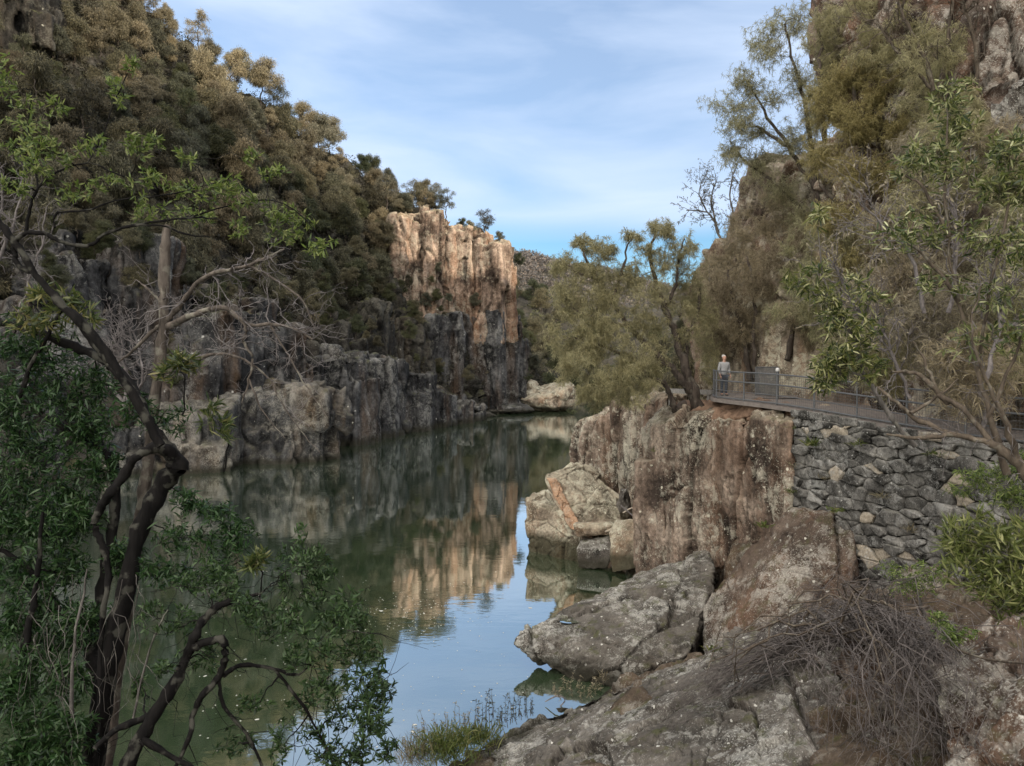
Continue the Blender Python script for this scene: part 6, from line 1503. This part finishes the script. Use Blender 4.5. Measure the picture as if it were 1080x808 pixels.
T.plimb([(231, 716, 6, 2.2), (236, 745, 6, 2), (260, 775, 6, 1.8), (280, 815, 6, 1.4)], 0.003)
T.plimb([(290, 706, 6.1, 1.8), (320, 745, 6.1, 1.5), (345, 790, 6.1, 1.2), (360, 830, 6.1, 1)], 0.003)
for c in [(215, 610, 24, 20, 12), (240, 620, 24, 20, 12), (262, 640, 20, 22, 10), (300, 600, 14, 34, 8), (318, 585, 10, 34, 6), (330, 625, 14, 30, 8), (345, 600, 12, 24, 6), (310, 650, 24, 22, 10), (350, 650, 26, 20, 12), (335, 680, 26, 18, 10), (370, 680, 22, 26, 12), (395, 690, 16, 24, 10), (385, 720, 26, 22, 14), (405, 725, 16, 20, 10),
          (360, 745, 30, 20, 14), (390, 765, 24, 20, 12), (340, 775, 26, 22, 10), (375, 795, 26, 18, 10), (320, 735, 22, 18, 6), (300, 780, 20, 24, 6), (190, 655, 18, 18, 6), (280, 660, 20, 20, 7), (175, 700, 14, 14, 4), (270, 740, 20, 14, 4), (410, 790, 14, 18, 6), (220, 690, 20, 20, 6), (365, 640, 18, 26, 10), (330, 590, 14, 26, 8), (380, 650, 12, 24, 7), (345, 720, 26, 22, 12), (310, 690, 22, 20, 8), (400, 750, 18, 22, 10), (350, 800, 26, 16, 10), (160, 650, 14, 16, 5), (250, 780, 22, 18, 6), (150, 720, 12, 14, 4)]:
    pclump(T, c[0], c[1], 6.1 + T.rng.normal(0, .3), c[2], c[3], int(c[4] * 1.8) + 5, 13, tw=0.002, outer=0.2, amp=0.12)
rng = T.rng; A = np.concatenate(T.pts)
for _ in range(120):
    a = A[int(rng.integers(len(A)))]; d = nrm(rng.normal(0, 1, 3) + [0.2, 0, -0.5]); w = wiggle(a[:3], a[:3] + d * rng.uniform(.2, .7), 7, .18, rng); T.twigs.add(w, np.linspace(.004, .0012, 7))
build_tree('leafy_shrub', T, P(118, 852, 5.6), 'leaning dark shrub with upright green shoots over the water at bottom left', 'shrub', M['bark_dark'], M['leaf_dark2'], kind='leaf', L=(0.035, 0.075), W=(0.010, 0.018), droop=0.05, spread=0.7)

# hanging dead roots and twigs around the trunks
T = Tree(606, 5); rng = T.rng
T.plimb([(60, 860, 5.8, 2.5), (75, 760, 5.9, 2), (78, 680, 6, 1.6), (92, 600, 6.1, 1)], 0.006)
T.plimb([(140, 760, 5.9, 1.4), (152, 705, 6, 1.2), (165, 665, 6, 1), (177, 643, 6, .6)], 0.003)
for _ in range(46):
    u, v = rng.uniform(20, 150), rng.uniform(600, 720)
    a = P(u, v, 5.9 + rng.normal(0, .2)); e = P(u + rng.normal(0, 22), v + rng.uniform(40, 130), 5.9 + rng.normal(0, .2))
    T.twigs.add(wiggle(a, e, 9, 0.13, rng), np.linspace(.0035, .0012, 9))
build_tree('dead_twigs', T, P(60, 862, 5.8), 'hanging brown dead twigs and rootlets around the left trunks', 'dead twigs', M['bark_grey'], None, twigm=M['bark_grey'])


# ================================================================== SKY AND SUN
SUN_EL, SUN_AZ = math.radians(19), math.atan2(0.86, -0.50)       # azimuth clockwise from +Y: behind and to the right
world = bpy.data.worlds.new('World'); SC.world = world; world.use_nodes = True
nt = world.node_tree; nt.nodes.clear()
out = nt.nodes.new('ShaderNodeOutputWorld'); bg = nt.nodes.new('ShaderNodeBackground')
sky = nt.nodes.new('ShaderNodeTexSky'); sky.sky_type = 'NISHITA'; sky.sun_disc = False
sky.sun_elevation = SUN_EL; sky.sun_rotation = SUN_AZ; sky.air_density = 1.0; sky.dust_density = 0.5; sky.ozone_density = 1.5
tc = nt.nodes.new('ShaderNodeTexCoord')
mp = nt.nodes.new('ShaderNodeMapping'); mp.inputs['Scale'].default_value = (1.6, 1.6, 7.0); mp.inputs['Rotation'].default_value = (0.0, 0.12, 0.3)
nz = nt.nodes.new('ShaderNodeTexNoise'); nz.inputs['Scale'].default_value = 1.5; nz.inputs['Detail'].default_value = 6; nz.inputs['Roughness'].default_value = 0.5; nz.inputs['Distortion'].default_value = 0.5
rp = nt.nodes.new('ShaderNodeValToRGB'); rp.color_ramp.elements[0].position = 0.34; rp.color_ramp.elements[1].position = 0.72
rp.color_ramp.elements[0].color = (0.35, 0.35, 0.35, 1); rp.color_ramp.elements[1].color = (1.0, 1.0, 1.0, 1)
sx = nt.nodes.new('ShaderNodeSeparateXYZ')
er = nt.nodes.new('ShaderNodeMapRange'); er.inputs[1].default_value = 0.155; er.inputs[2].default_value = 0.19   # veil of cirrus above a clear strip
ml = nt.nodes.new('ShaderNodeMath'); ml.operation = 'MULTIPLY'
tint = nt.nodes.new('ShaderNodeMixRGB'); tint.blend_type = 'MULTIPLY'; tint.inputs[0].default_value = 1; tint.inputs[2].default_value = (1.3, 1.75, 2.1, 1)
mx = nt.nodes.new('ShaderNodeMixRGB'); mx.inputs[2].default_value = (8.1, 9.5, 11.9, 1)
L = nt.links.new
L(tc.outputs['Generated'], mp.inputs[0]); L(mp.outputs[0], nz.inputs['Vector']); L(nz.outputs[0], rp.inputs[0])
L(tc.outputs['Generated'], sx.inputs[0]); L(sx.outputs[2], er.inputs[0]); L(er.outputs[0], ml.inputs[0]); L(rp.outputs[0], ml.inputs[1])
L(sky.outputs[0], tint.inputs[1]); L(tint.outputs[0], mx.inputs[1]); L(ml.outputs[0], mx.inputs[0])
# warm glow added to the sky behind the viewpoint to brighten the right bank
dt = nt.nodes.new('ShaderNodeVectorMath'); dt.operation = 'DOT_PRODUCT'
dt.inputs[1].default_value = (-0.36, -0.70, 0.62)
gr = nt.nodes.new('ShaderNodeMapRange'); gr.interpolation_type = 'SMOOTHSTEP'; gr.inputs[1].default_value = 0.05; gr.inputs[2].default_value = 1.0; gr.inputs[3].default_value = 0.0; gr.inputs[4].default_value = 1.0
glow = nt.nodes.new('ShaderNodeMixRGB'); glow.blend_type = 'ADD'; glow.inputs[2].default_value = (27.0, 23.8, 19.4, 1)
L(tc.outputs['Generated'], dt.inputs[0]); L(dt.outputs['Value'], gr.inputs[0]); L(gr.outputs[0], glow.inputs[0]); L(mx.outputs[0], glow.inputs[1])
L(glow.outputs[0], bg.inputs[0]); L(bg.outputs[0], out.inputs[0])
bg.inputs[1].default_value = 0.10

sun = bpy.data.lights.new('sun', 'SUN'); so = bpy.data.objects.new('sun', sun); COL.objects.link(so)
sun.energy = 5.0; sun.angle = math.radians(0.5); sun.color = (1.0, 0.87, 0.71)
dvec = Vector((math.sin(SUN_AZ) * math.cos(SUN_EL), math.cos(SUN_AZ) * math.cos(SUN_EL), math.sin(SUN_EL)))
so.rotation_euler = dvec.to_track_quat('Z', 'Y').to_euler()
so.location = (30, -30, 80)

SC.view_settings.view_transform = 'Standard'; SC.view_settings.look = 'None'; SC.view_settings.exposure = 0; SC.view_settings.gamma = 1
SC.render.resolution_x, SC.render.resolution_y = 1024, 766
SC.cycles.max_bounces = 6
